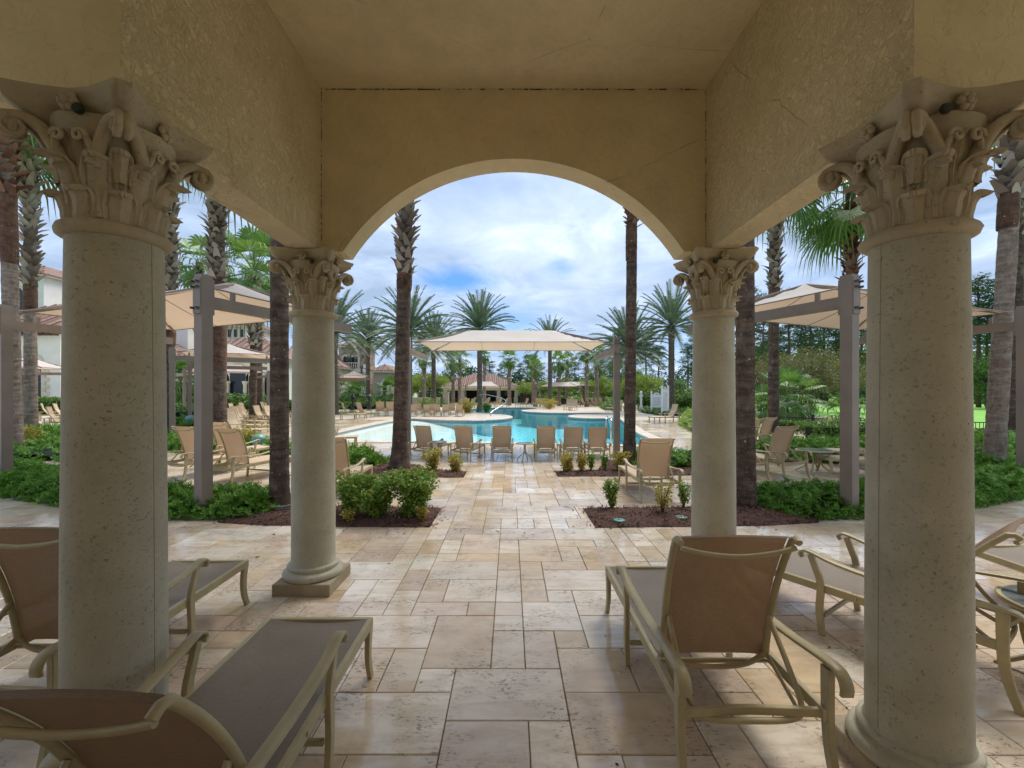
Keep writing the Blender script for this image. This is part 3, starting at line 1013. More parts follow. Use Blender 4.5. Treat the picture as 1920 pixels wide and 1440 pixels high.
# ------------------------------------------------------------------ loungers
def bez(pts, k=4):
    P = [Vector(p) for p in pts]
    out = []
    for i in range(len(P) - 1):
        p0, p1, p2, p3 = P[max(i - 1, 0)], P[i], P[i + 1], P[min(i + 2, len(P) - 1)]
        for j in range(k):
            t_ = j / k
            out.append(.5 * ((2 * p1) + (p2 - p0) * t_ + (2 * p0 - 5 * p1 + 4 * p2 - p3) * t_ ** 2 + (3 * p1 - p0 - 3 * p2 + p3) * t_ ** 3))
    out.append(P[-1])
    return out
CW = .285
def chaise(ang, name, label, group, back_len=.66, bm='sling_back', sm_='sling'):
    t_ = thing(name, label, 'lounger', (0, 0, 0), 0, group)
    fr = M['frame']
    for s in (-1, 1):
        mb = MB(); x = s * CW
        mb.sweep([(x, -.02, .300), (x, .5, .303), (x, 1.43, .312)], (1, 0, 0), .026, .050)
        mb.lathe([(.004, -.01), (.007, 0), (.004, .01)], 8, (x + s * .014, .62, .305))
        mb.build('side_rail', fr, t_, smooth=40)
        mb = MB()
        mb.sweep(bez([(x, 1.405, .318), (x, 1.385, .20), (x, 1.39, .10), (x, 1.43, .0)]), (1, 0, 0), [.030 - .0005 * i for i in range(13)], [.052 - .0012 * i for i in range(13)])
        mb.build('leg', fr, t_, smooth=40)
        mb = MB(); xo = s * (CW + .018)
        mb.sweep(bez([(xo, .875, .515), (xo, .848, .44), (xo, .820, .36), (xo, .815, .28), (xo, .822, .15), (xo, .805, .0)]), (1, 0, 0), .028, [.034 + .0008 * i for i in range(11)] + [.042 - .0006 * i for i in range(10)])
        mb.build('leg', fr, t_, smooth=40)
        mb = MB()
        mb.sweep(bez([(xo, .0, .485), (xo, .0, .36), (xo, -.005, .22), (xo, -.03, .10), (xo + s * .01, -.065, .0)]), (1, 0, 0), .030, [.050 - .0008 * i for i in range(17)])
        mb.build('leg', fr, t_, smooth=40)
        mb = MB(); xa = s * (CW + .03)
        mb.sweep(bez([(xa, -.085, .425), (xa, -.088, .455), (xa, -.065, .490), (xa, .0, .503), (xa - s * .008, .25, .482), (xa - s * .008, .50, .474), (xa, .72, .498), (xa, .86, .532), (xa, .905, .535), (xa, .93, .512), (xa, .915, .488)], 4),
                 (1, 0, 0), .052, .017, bev=.5)
        mb.build('armrest', fr, t_, smooth=50)
    mb = MB()
    mb.sweep([(-CW, 1.43, .312), (CW, 1.43, .312)], (0, 1, 0), .028, .040)
    mb.build('foot_bar', fr, t_, smooth=40)
    mb = MB()
    mb.sweep([(-CW, .80, .13), (CW, .80, .13)], (0, 1, 0), .018, .026)
    mb.build('stretcher', fr, t_, smooth=40)
    mb = MB()
    mb.sweep(bez([(-CW, 0, .300), (-.15, .03, .285), (0, .045, .280), (.15, .03, .285), (CW, 0, .300)]), (0, 1, 0), .022, .034)
    mb.build('rear_crossbar', fr, t_, smooth=40)
    mb = MB()
    mb.tube([(-CW, .36, .295), (CW, .36, .295)], .012, 8)
    mb.build('pivot_bar', fr, t_, smooth=40)
    # backrest
    P0 = Vector((0, .355, .322)); d = Vector((0, -math.sin(ang), math.cos(ang))); nb = Vector((0, -math.cos(ang), -math.sin(ang)))
    wb = CW - .035
    def bp(x, s_, o=0.0):
        curve = .035 * (s_ - .5) ** 2 * 4 - .03
        return P0 + Vector((x, 0, 0)) + d * (s_ * back_len) + nb * (o + curve)
    mb = MB()
    for s in (-1, 1):
        path = [bp(s * (wb + .010 * k / 10), k / 10) for k in range(11)]
        path.append(bp(s * (wb + .010), 1.0, .020) + d * .020)
        path.append(bp(s * (wb + .006), 1.0, .048) + d * .018)
        mb.sweep(path, (1, 0, 0), .030, .028, bev=.6)
    mb.tube(bez([bp(-wb, .985, .045), bp(-wb * .6, .95, .056), bp(0, .93, .062), bp(wb * .6, .95, .056), bp(wb, .985, .045)]), .0115, 8)
    mb.tube(bez([bp(-wb, .03, .0), bp(-wb * .6, -.03, .02), bp(0, -.045, .026), bp(wb * .6, -.03, .02), bp(wb, .03, .0)]), .012, 8)
    mb.build('back_frame', fr, t_, smooth=50)
    mb = MB()
    rows = []
    for i in range(15):
        s_ = i / 14 * 1.02
        rows.append([bp(wb * u, s_, -.010 - .012 * (1 - u * u)) for u in (-.97, -.65, -.33, 0, .33, .65, .97)])
    rows.append([bp(wb * u, 1.03, .012 - .012 * (1 - u * u)) for u in (-.97, -.65, -.33, 0, .33, .65, .97)])
    mb.grid(rows)
    mb.build('back_sling', M[bm], t_, smooth='all')
    mb = MB()
    rows = []
    for i in range(13):
        y = .38 + (1.415 - .38) * i / 12
        rows.append([(u * (CW - .012), y, .332 - .016 * (1 - u * u)) for u in (-1, -.66, -.33, 0, .33, .66, 1)])
    mb.grid(rows)
    mb.build('seat_sling', M[sm_], t_, smooth='all')
    # prop loop behind the back
    mb = MB()
    top = bp(0, .34, .012)
    w1 = wb - .012
    mb.tube(bez([(-w1, top.y, top.z), (-w1 - .004, .14, .37), (-w1 + .012, .045, .285), (-w1 + .075, .018, .258), (0, .012, .256), (w1 - .075, .018, .258), (w1 - .012, .045, .285), (w1 + .004, .14, .37), (w1, top.y, top.z)], 5), .0125, 8)
    mb.sweep([(w1 + .01, .33, .34), (w1 + .01, .10, .235)], (1, 0, 0), .006, .024)
    mb.sweep([(-w1 - .01, .33, .34), (-w1 - .01, .10, .235)], (1, 0, 0), .006, .024)
    mb.build('prop_bar', fr, t_, smooth=50)
    return t_

def place(src, first, loc, rz, label, group, scale=None):
    if first:
        src.location = loc; src.rotation_euler = (0, 0, rz)
        if scale: src.scale = (scale, scale, scale) if not isinstance(scale, tuple) else scale
        src['label'] = label; src['group'] = group
        return src
    return copy_tree(src, loc, rz, label, group, scale)

def at_r(x, y): return (x, y, .012)
chA = chaise(R(17), 'chaise_lounge', 'x', 'x')
chB = chaise(R(33), 'chaise_lounge', 'x', 'x')
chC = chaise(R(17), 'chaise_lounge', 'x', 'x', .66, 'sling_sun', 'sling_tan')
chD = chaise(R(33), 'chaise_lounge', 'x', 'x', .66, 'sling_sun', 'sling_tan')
g1 = 'sling chaise loungers under the loggia'
place(chA, True, at_r(.995, 1.80), 0, 'brown sling lounger seen from behind in the right foreground', g1)
place(chB, True, at_r(-1.075, 1.06), 0, 'brown sling lounger at the bottom left corner of the photo', g1)
place(chA, False, at_r(-2.29, 1.92), 0, 'lounger behind the near left column with its back at the left edge', g1)
place(chB, False, at_r(2.77, 2.42), R(34), 'lounger turned inward behind the near right column', g1)
place(chA, False, at_r(4.10, 2.25), R(2), 'outermost lounger under the loggia, at the right edge past the column', g1)
g2 = 'sling loungers standing in the garden beds gaps'
place(chC, True, at_r(2.195, 6.45), R(0), 'lounger facing the pool behind the right mulch bed, seen from behind', g2, .95)
place(chC, False, at_r(-2.74, 6.5), R(0), 'lounger half hidden by the left column under the arch', g2, .95)
place(chC, False, at_r(-5.05, 7.65), R(-18), 'lounger with raised back behind the left juniper bed, right of the canopy post', g2, 1.0)
place(chC, False, at_r(-6.18, 8.1), R(-20), 'front one of two paired loungers left of the canopy post', g2, 1.0)
place(chC, False, at_r(-6.35, 9.3), R(-20), 'rear one of two paired loungers left of the canopy post', g2, 1.0)
place(chC, False, at_r(5.3, 8.2), R(20), 'lounger with raised back just behind the right juniper bed', g2, 1.0)
place(chC, False, at_r(4.45, 8.1), R(12), 'lounger partly hidden by the palm trunk beside the right column', g2, 1.0)
place(chC, False, at_r(7.25, 12.0), R(30), 'lounger beyond the right beds with its back by a palm', g2, .95)
place(chC, False, at_r(6.6, 11.6), R(22), 'lounger back showing right beside the dark palm trunk', g2, .95)
place(chD, True, at_r(7.6, 8.4), R(75), 'low lounger beside the round table behind the right canopy post', g2, 1.0)
place(chD, False, at_r(8.6, 9.6), R(80), 'low lounger further back behind the right canopy post', g2, 1.0)
place(chC, False, at_r(-5.9, 12.6), R(-75), 'single lounger facing right across the far paving on the left', g2, 1.0)
g3 = 'sling chairs in a row at the near pool edge'
labs = ['leftmost chair at the pool edge beside the dark palm trunk', 'second chair from the left at the pool edge, turned right',
        'third chair at the pool edge with a pale headrest patch, left of the round table', 'chair at the pool edge right of the round table',
        'fifth chair at the pool edge, one of two set lower', 'rightmost chair of the row at the pool edge']
pc = [(786, 864, -17), (864, 866, -14), (941, 865, 0), (1025, 866, 0), (1077, 862, 0), (1123, 862, 0)]
for (px, py, a), lb in zip(pc, labs):
    X, Y = G(px, py)
    place(chC, False, at_r(X, Y), R(a), lb, g3, (.82, .80, .84) if px < 1060 else (.86, .7, .79))

# small loungers for the distance: two materials in one mesh
def far_chaise():
    mb = MB()
    for s in (-1, 1):
        x = s * CW
        mb.box((x, .70, .305), (.035, 1.45, .05))
        for y in (0, .8, 1.4): mb.box((x, y, .15 if y > 1 else .25), (.035, .045, .30 if y > 1 else .50))
        mb.box((x + s * .02, .40, .50), (.055, .98, .022))
        mb.sweep([(s * (CW - .03), .355, .32), (s * (CW - .03), .14, .66), (s * (CW - .03), .05, .98)], (1, 0, 0), .035, .035)
    mb.box((0, 1.43, .312), (.6, .03, .05))
    mb.box((0, .05, .98), (.54, .03, .03))
    mb.grid([[(-CW, .38, .335), (CW, .38, .335)], [(-CW, 1.42, .335), (CW, 1.42, .335)]], m=1)
    mb.grid([[(-.25, .36, .33), (.25, .36, .33)], [(-.25, .15, .66), (.25, .15, .66)], [(-.25, .06, .97), (.25, .06, .97)]], m=1)
    return mb.mesh('chaise_lounge', [M['frame'], M['sling_tan']])
fcm = far_chaise()
def far_lounger(X, Y, a, label, group, sc=1.0):
    o = bpy.data.objects.new('chaise_lounge', fcm); COL.objects.link(o)
    o.location = (X, Y, .012); o.rotation_euler = (0, 0, a); o.scale = (sc,) * 3
    tag(o, label, 'lounger', group)
ordn = ['first', 'second', 'third', 'fourth', 'fifth', 'sixth', 'seventh', 'eighth', 'ninth', 'tenth', 'eleventh', 'twelfth', 'thirteenth', 'fourteenth']
def row(lst, fmt, group, sc=1.0):
    for i, (px, py, a) in enumerate(lst):
        X, Y = G(px, py)
        far_lounger(X, Y, R(a), fmt % ordn[i], group, sc)
row([(428, 822, -95), (432, 812, -95), (438, 803, -92), (478, 799, -88), (497, 799, -88), (448, 797, -90)], 'tan lounger, %s counted from the front in the left lounger field', 'loungers in the field left of the pool')
row([(430, 789, -80), (450, 788, -82), (449, 783, -80), (489, 781, -80), (497, 784, -80), (515, 787, -80)], 'tan lounger, %s from the left at the back of the left lounger field', 'loungers at the back of the left field')
row([(88, 806, -60), (100, 790, -60), (75, 789, -50)], 'tan lounger, %s left of the near left column in the far garden', 'loungers at the far left')
row([(640, 787, -60), (670, 784, -40), (712, 781, 8), (731, 781, 8)], 'tan lounger, %s from the left on the deck before the stone tower', 'loungers left of the pool beach')
row([(775, 781.5, 10), (784, 778, 8), (800, 781.5, 5), (811, 778, 5), (819, 781.5, 5), (835, 781.5, 0), (847, 778, 0), (861, 781.5, 0)], 'tan lounger, %s from the left on the rounded pool peninsula', 'loungers on the pool peninsula', .82)
row([(866, 766, 60), (879, 765, 60), (888, 766, 60), (905, 765, 70), (915, 765, 70), (941, 763, 70), (952, 764, 65), (990, 764, 60)], 'tan lounger, %s from the left before the tiled cabana', 'loungers along the far pool side')
row([(874, 760, 60), (892, 759, 60), (918, 760, 60), (940, 759, 60)], 'tan lounger, %s from the left in the rear row by the cabana', 'rear row by the cabana')
row([(1009, 763, 20), (1018, 764, 20), (1043, 758, -30), (1054, 757, -30), (1066, 759, -30)], 'tan lounger, %s from the left near the far date palm', 'loungers around the far palm')
row([(1068, 768, 160), (1078, 769, 160), (1090, 763, -70), (1099, 763, -70), (1108, 762, -70), (1116, 763, -70), (1124, 763, -70), (1065, 761, -70)], 'tan lounger, %s from the left in the far row right of the pool', 'loungers right of the far pool')
row([(1167, 772, 100), (1190, 772, 90), (1075, 756, -60), (1135, 755, -60), (1147, 755, -60)], 'tan lounger, %s among those near the right garden edge', 'loungers near the right garden')
row([(1268, 793, 100)], 'tan lounger, %s and only one by the green bank on the right', 'lounger by the bank')

# tables
def table(X, Y, r, h, label, rz=0, ped=False):
    t_ = thing('round_side_table', label, 'table', (X, Y, .012), rz, 'round side tables')
    mb = MB(); mb.lathe([(r - .03, h - .025), (r, h - .022), (r + .006, h - .010), (r, h + .002), (r - .018, h + .004), (r - .022, h - .001)], 40, cap=False)
    mb.build('rim', M['frame'], t_, smooth=50)
    mb = MB(); mb.lathe([(.001, h - .012), (r - .02, h - .012), (r - .02, h - .002), (.001, h - .002)], 40, cap=False)
    mb.build('table_top', M['glass'], t_)
    for k in range(4):
        q = PI / 4 + k * PI / 2
        c, s = math.cos(q), math.sin(q)
        mb = MB()
        if ped: mb.sweep(bez([(c * .02, s * .02, h - .02), (c * .02, s * .02, h * .55), (c * r * .45, s * r * .45, h * .34), (c * r * .85, s * r * .85, h * .14), (c * r * .95, s * r * .95, 0)]), (-s, c, 0), .020, .016)
        else: mb.sweep(bez([(c * r * .9, s * r * .9, h - .02), (c * r * .72, s * r * .72, h * .8), (c * r * .32, s * r * .32, h * .52), (c * r * .5, s * r * .5, h * .25), (c * r * 1.02, s * r * 1.02, 0)]), (-s, c, 0), .026, .022)
        mb.build('leg', M['frame'], t_, smooth=40)
    return t_
table(3.10, 2.42, .29, .43, 'round glass topped table at the right edge beside the column')
X, Y = G(984, 866); table(X, Y, .20, .43, 'small round table between the two middle pool chairs', .4, True)
X, Y = G(822, 862); table(X, Y, .20, .43, 'small round table between the two left pool chairs', .4, True)
table(6.15, 8.9, .33, .45, 'round table left of the right canopy post, among low loungers')
table(-5.0, 10.6, .34, .45, 'round table behind the lounger at the left canopy post')

# ------------------------------------------------------------------ shade canopies
def canopy_obj(P1, P2, depth, H0, label, sc=1.0, ridge=.46, flip=1):
    P1 = Vector((P1[0], P1[1], 0)); P2 = Vector((P2[0], P2[1], 0))
    u = (P2 - P1); L = u.length; u.normalize()
    v = Vector((-u.y, u.x, 0)) * flip
    t_ = thing('shade_canopy', label, 'canopy', tuple((P1 + P2) / 2), math.atan2(u.y, u.x), 'cantilevered shade canopies')
    D = depth * flip
    pw = .148 * sc
    for s in (-1, 1):
        mb = MB()
        mb.box((s * L / 2, 0, H0 / 2), (pw, pw, H0))
        mb.build('post', M['post'], t_)
        mb = MB()
        mb.box((s * L / 2, flip * pw * .55, H0 - .28 * sc), (pw * .94, pw * .22, .46 * sc))
        mb.box((s * L / 2, -flip * pw * .55, H0 - .28 * sc), (pw * .94, pw * .14, .46 * sc))
        mb.build('clamp_plate', M['post'], t_)
        for z in (.10, .17, .44):
            for o_ in (-.045, .045):
                if P1.y > 13: continue
                mb = MB()
                mb.box((s * L / 2 + o_ * sc, -flip * pw * .70, H0 - z * sc), (.026 * sc, .07 * sc, .026 * sc))
                mb.build('bolt', M['bolt'], t_)
        mb = MB()
        z = H0 - .34 * sc
        mb.box((s * L / 2, D / 2 + flip * pw / 2, z), (.10 * sc, depth, .15 * sc))
        for k in (.12, .9):
            mb.box((s * (L / 2 - .02), D * k + flip * .1, z + .13 * sc), (.05 * sc, .05 * sc, .12 * sc))
        mb.build('arm', M['post'], t_)
    # hip frame rafters below the fabric
    e0, e1 = .04, 1.02
    xe = L / 2 - .16 * sc
    ze = H0 - .10 * sc
    zr = ze + ridge
    xr = xe * .52
    ym = D * (e0 + e1) / 2
    for s in (-1, 1):
        for e in (e0, e1):
            mb = MB()
            mb.sweep([(s * xe, D * e, ze - .03), (s * xr, ym, zr - .05)], (0, 1, 0), .045 * sc, .06 * sc)
            mb.build('rafter', M['post'], t_)
    mb = MB()
    NX, NY = 22, 12
    rows = []
    for i in range(NX + 1):
        x = -xe + 2 * xe * i / NX
        r_ = []
        for j in range(NY + 1):
            w_ = -1 + 2 * j / NY
            ax = max(0, (abs(x) - xr) / (xe - xr))
            hgt = 1 - max(ax, abs(w_))
            inw = .02 * sc + .07 * sc * (1 - (x / xe) ** 2)
            inwx = .07 * (1 - w_ * w_)
            sag = .10 * math.sin(PI * min(1, hgt)) * sc * .5
            y = ym + w_ * (abs(D) * (e1 - e0) / 2 - inw * abs(w_))
            r_.append((x - math.copysign(inwx * (abs(x) / xe) ** 6, x), y, ze + (zr - ze) * hgt - sag))
        rows.append(r_)
    mb.grid(rows)
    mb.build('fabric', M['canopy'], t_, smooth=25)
    # fabric edge hem
    mb = MB()
    edge = [r_[0] for r_ in rows] + rows[-1][1:] + [r_[-1] for r_ in rows[::-1]][1:] + rows[0][::-1][1:-1]
    mb.tube(edge, .012 * sc, 5, closed=True)
    for k in (.36, .64):
        i = int(NX * k)
        mb.tube([(p[0], p[1], p[2] - .008) for p in rows[i]], .006 * sc, 4)
    mb.build('hem', M['post'], t_)
    return t_
Yp = 11.2
canopy_obj((XA(764, Yp), Yp), (XA(1156, Yp), Yp), 2.55, ZA(632, Yp), 'central shade canopy standing between the arch and the pool')
canopy_obj((-8.84, 7.70), (-4.01, 5.75), 2.6, 3.15, 'shade canopy on the left with its post in the near juniper bed')
canopy_obj((4.43, 5.75), (9.10, 7.80), 2.6, 3.15, 'shade canopy on the right with its post in the near juniper bed')
canopy_obj((XA(362, 19.5), 19.3), (XA(323, 14.4), 14.4), 2.9, 3.1, 'shade canopy behind the first left canopy, over the lounger field')
canopy_obj((XA(346, 25), 25), (XA(503, 28), 28), 2.6, 3.0, 'further shade canopy before the clubhouse arcade')
canopy_obj((XA(630, 38), 38), (XA(633, 33), 33), 2.3, 3.0, 'small looking shade canopy in front of the stone tower')
canopy_obj((XA(35, 24), 24), (XA(-60, 21), 21), 2.6, 3.0, 'shade canopy at the far left before the white clubhouse wall')
canopy_obj((XA(873, 57), 57), (XA(938, 57), 57), 2.6, 2.55, 'shade canopy right in front of the tiled cabana', .8, .6)
canopy_obj((XA(1012, 52), 52), (XA(1088, 52), 52), 2.4, 2.45, 'shade canopy before the bright trees right of the cabana', .8, .5)
canopy_obj((XA(1050, 56), 56), (XA(1114, 56), 56), 2.4, 2.6, 'second shade canopy just behind the one before the bright trees', .8, .5)

# ------------------------------------------------------------------ palms
def fan_frond(mb, base, dirv, L, petiole, nseg=26, droop=.5, r_=rnd):
    wk = .040 if nseg > 14 else .085
    d = Vector(dirv).normalized()
    side = d.cross(UP)
    if side.length < .05: side = Vector((1, 0, 0))
    side.normalize()
    nrm = side.cross(d).normalized()
    p = Vector(base)
    path = [p.copy()]
    dd = d.copy()
    for i in range(4):
        dd = (dd + Vector((0, 0, -.10 * droop))).normalized()
        p = p + dd * petiole / 4
        path.append(p.copy())
    mb.tube(path, .014, 4, cap=False)
    side = dd.cross(UP)
    if side.length < .05: side = Vector((1, 0, 0))
    side.normalize()
    nrm = side.cross(dd).normalized()
    for i in range(nseg):
        a = -R(118) + R(236) * (i + .5) / nseg
        q = dd * math.cos(a) + side * math.sin(a)
        ll = L * (.72 + .28 * math.cos(a * .8)) * r_.uniform(.9, 1.08)
        q = (q + nrm * .12 * abs(math.sin(a))).normalized()
        w = L * wk
        s2 = q.cross(nrm).normalized()
        m1 = p + q * ll * .55
        m2 = p + q * ll * .80 + Vector((0, 0, -ll * .07 * (1 + droop)))
        m3 = p + q * ll * .95 + Vector((0, 0, -ll * (.22 + .15 * r_.random()) * (1 + droop)))
        mb.add([p, m1 + s2 * w, m1 - s2 * w, m2 + s2 * w * .5, m2 - s2 * w * .5, m3], [(0, 2, 1), (1, 2, 4, 3), (3, 4, 5)])

def fan_crown(seed, n=30, L=1.0, pet=1.0, nseg=24):
    r_ = random.Random(seed)
    mb = MB()
    for i in range(n):
        q = i * 2.39996 + r_.uniform(-.2, .2)
        k = (i + .5) / n
        el = R(80) - R(135) * k
        el += R(r_.uniform(-8, 8))
        d = (math.cos(q) * math.cos(el), math.sin(q) * math.cos(el), math.sin(el))
        fan_frond(mb, (d[0] * .1, d[1] * .1, .15 - .3 * k), d, L * r_.uniform(.85, 1.1), pet * r_.uniform(.8, 1.15), nseg, .4 + .9 * k, r_)
    return mb.mesh('crown', M['fan'])
FC = [fan_crown(3), fan_crown(4, 26)]
FCS = [fan_crown(5, 20, 1.0, .8, 12), fan_crown(6, 16, 1.05, .9, 12), fan_crown(7, 24, .9, .7, 12)]

def date_crown(seed, n=82, L=3.9, nl=40):
    r_ = random.Random(seed)
    mb = MB()
    for i in range(n):
        q = i * 2.39996 + r_.uniform(-.15, .15)
        k = (i + .5) / n
        el = R(82) - R(100) * k ** 1.05 + R(r_.uniform(-6, 6))
        d = Vector((math.cos(q) * math.cos(el), math.sin(q) * math.cos(el), math.sin(el)))
        ll = L * r_.uniform(.88, 1.05)
        p = d * .15 + Vector((0, 0, .1 - .35 * k))
        path = [p.copy()]
        N_ = 10
        for s in range(N_):
            d = (d + Vector((0, 0, -.055 - .075 * s / N_ * (1 - .3 * k)))).normalized()
            p = p + d * ll / N_
            path.append(p.copy())
        mb.tube(path, [.03 * (1 - .08 * s) for s in range(len(path))], 4, cap=False)
        for s in range(nl):
            tt = .16 + .84 * (s + .5) / nl
            f = tt * N_
            i0 = min(N_ - 1, int(f))
            pp = path[i0].lerp(path[i0 + 1], f - i0)
            tg = (path[i0 + 1] - path[i0]).normalized()
            sd2 = tg.cross(UP)
            if sd2.length < .05: sd2 = Vector((math.cos(q + 1.57), math.sin(q + 1.57), 0))
            sd2.normalize()
            nm = sd2.cross(tg)
            le = .60 * (1 - .55 * tt ** 3) * min(1, .45 + tt * 1.8)
            for sg in (-1, 1):
                dv = (tg * .75 + sd2 * sg * .72 + nm * r_.uniform(.05, .45)).normalized()
                e = pp + dv * le + Vector((0, 0, -.05))
                w = nm * .030 + tg * .022
                mb.add([pp - w, pp + w, e], [(0, 1, 2)])
    return mb.mesh('crown', M['date'])
DC = [date_crown(11), date_crown(12, 74, 3.7), date_crown(13, 66, 4.0)]

def trunk_mb(h, r0, r1, lean=(0, 0), rings=26, flare=1.5, rough=.02, seed=0, bend=0):
    mb = MB()
    path = []; rs = []
    K = max(12, int(h * 9))
    for i in range(K + 1):
        k = i / K
        z = h * k
        x = lean[0] * k + (bend + .10 * noise.noise(Vector((seed * 3.1, 0, 0)))) * math.sin(k * PI); y = lean[1] * k
        rr = r1 + (r0 - r1) * (1 - k) ** .8 + r0 * (flare - 1) * math.exp(-z / .28)
        rr *= 1 + .035 * noise.noise(Vector((seed, 7, z * 1.3))) + rough * noise.noise(Vector((seed, 0, z * 6))) * 2 + rough * .6 * (-1) ** i
        path.append((x, y, z)); rs.append(rr)
    mb.tube(path, rs, 20)
    return mb
def boots_mb(z0, z1, r, lean, h, seed=1, size=.13, dens=1.0, out=.55):
    r_ = random.Random(seed)
    mb = MB()
    n = int((z1 - z0) * 42 * dens)
    for i in range(n):
        z = z0 + (z1 - z0) * (i + .5) / n
        q = i * 2.39996 + r_.uniform(-.12, .12)
        k = z / h
        c = Vector((lean[0] * k, lean[1] * k, z))
        dr = Vector((math.cos(q), math.sin(q), 0)); sd_ = Vector((-math.sin(q), math.cos(q), 0))
        l = size * r_.uniform(.6, 1.5)
        o = out * r_.uniform(.2, 1.9)
        if r_.random() < .08: continue
        sk = r_.uniform(-.65, .65)
        w = size * .44
        b = c + dr * r * .93
        up = (UP + dr * o + sd_ * sk).normalized()
        m_ = b + up * l * .55
        e = b + up * l + dr * l * .25 * o
        th = dr * .02
        mb.add([b - sd_ * w, b + sd_ * w, m_ + sd_ * w * .75 + th, m_ - sd_ * w * .75 + th, e + sd_ * w * .28 + th, e - sd_ * w * .28 + th,
                m_ + sd_ * w * .6 - th * .6, m_ - sd_ * w * .6 - th * .6],
               [(0, 1, 2, 3), (3, 2, 4, 5), (6, 7, 5, 4), (1, 6, 4, 2), (7, 0, 3, 5)])
    return mb

def washingtonia(X, Y, h, r0, r1, label, lean=(0, 0), boots=None, bsize=.13, bmat='boot', tmat='washtrunk', red=None, crown=0, cs=1.0, flare=1.5, z0=0, dens=1.0, group='tall fan palms around the terrace', seed=0, hose=False):
    t_ = thing('fan_palm', label, 'palm tree', (X, Y, z0), 0, group)
    trunk_mb(h, r0, r1, lean, flare=flare, seed=seed or X).build('trunk', M[tmat], t_, smooth='all')
    if red:
        K = 14
        mb = MB()
        path = []; rs = []
        for i in range(K + 1):
            z = red[0] + (red[1] - red[0]) * i / K
            path.append((lean[0] * z / h, lean[1] * z / h, z)); rs.append((r1 + (r0 - r1) * (1 - z / h) ** .8) * (1.02 + .07 * math.sin(PI * i / K) ** .5 + .05 * rnd.random()))
        mb.tube(path, rs, 18, cap=False)
        mb.build('fibre_sheath', M['washtrunk_red'], t_, smooth='all')
    if boots:
        boots_mb(boots[0], boots[1], r1 * 1.18, lean, h, seed=int(abs(X) * 10) + 1, size=bsize, dens=dens).build('leaf_boots', M[bmat], t_)
    part('crown', FC[crown % 2] if cs >= .95 else FCS[crown % 2], t_, (lean[0], lean[1], h), rnd.uniform(0, 6)).scale = (cs, cs, cs)
    return t_
# the trees round the terrace: heights come from what the photo shows of each trunk
X, Y = G(749, 882)
washingtonia(X, Y, 12.5, .150, .122, 'tall palm seen through the arch left of the central canopy, with grey leaf stubs above', (.32, 0), (4.02, 8.5), .17, red=(3.75, 4.1), crown=0, cs=1.3, flare=1.75, dens=1.2)
X, Y = G(1180, 871)
washingtonia(X, Y, 13.0, .125, .090, 'slender tall palm right of the central canopy with a frayed reddish top', (.12, 0), (5.3, 7.4), .13, 'boot_red', red=(4.6, 5.4), crown=1, cs=1.4, flare=1.7)
X, Y = G(524, 957)
washingtonia(X, Y, 11.5, .122, .096, 'dark ringed palm trunk just left of the left column under the arch', (.0, 0), (5.8, 7.4), .15, crown=1, cs=1.4, flare=1.25)
X, Y = G(1398, 955)
washingtonia(X, Y, 11.5, .124, .102, 'dark palm trunk just right of the right column under the arch', (.0, 0), (5.8, 7.4), .15, crown=0, cs=1.4, flare=1.3)
Y = 12.9; X = XA(409, Y)
washingtonia(X, Y, 9.6, .235, .165, 'stout palm behind the left canopy with reddish trunk and shaggy grey leaf stubs', (-.06, 0), (4.85, 7.25), .22, red=(2.3, 4.9), crown=0, cs=1.25, flare=1.15, dens=1.1)
Y = 16.0; X = XA(316, Y)
washingtonia(X, Y, 12.2, .19, .15, 'palm with shaggy stubs seen right beside the near left column', (.12, 0), (4.0, 9.1), .24, red=(3.4, 4.1), crown=1, cs=1.3, flare=1.2, dens=.9)
Y = 17.0; X = XA(58, Y)
washingtonia(X, Y, 12.2, .20, .16, 'far left palm with pale smooth trunk below a long sleeve of grey stubs', (-.05, 0), (5.7, 12.1), .30, tmat='washtrunk_grey', red=(4.7, 5.8), crown=0, cs=1.5, flare=1.25, dens=.8)
Y = 11.2; X = XA(28, Y)
washingtonia(X, Y, 12.0, .165, .135, 'leftmost palm at the edge of the photo, behind the canopy post', (-.32, 0), (6.6, 9.4), .22, 'boot_red', tmat='washtrunk_grey', red=(4.9, 6.7), crown=1, cs=1.4, flare=1.25)
Y = 22.0; X = XA(474, Y)
washingtonia(X, Y, 7.6, .17, .14, 'mid distance palm with grey stubs beside the white clubhouse tower', (.1, 0), (3.9, 7.5), .28, red=(3.2, 4.0), crown=0, cs=1.35, flare=1.3, dens=.8)
Y = 12.9; X = XA(1450, Y)
washingtonia(X, Y, 8.6, .155, .115, 'palm right of the right column with shaggy stubs above a smooth trunk', (.05, 0), (4.6, 7.0), .19, red=(4.3, 4.75), crown=1, cs=1.2, flare=1.3)
Y = 13.2; X = XA(1592, Y)
washingtonia(X, Y, 7.6, .155, .125, 'palm rising behind the right canopy post with green fans at its top', (.05, 0), (4.75, 7.2), .2, 'boot_red', red=(4.2, 4.8), crown=0, cs=1.0, flare=1.2, dens=1.3)
Y = 8.7; X = XA(1862, Y)
washingtonia(X, Y, 11.0, .155, .118, 'pale palm at the right edge with a wide flared base in junipers', (.62, 0), (5.45, 7.9), .22, tmat='washtrunk_grey', red=(4.85, 5.55), crown=1, cs=1.4, flare=1.4)
Y = 13.6; X = XA(1898, Y)
washingtonia(X, Y, 12.0, .15, .12, 'rightmost palm, half behind the one at the right edge', (.35, 0), (6.4, 8.9), .22, tmat='washtrunk', crown=0, cs=1.4)
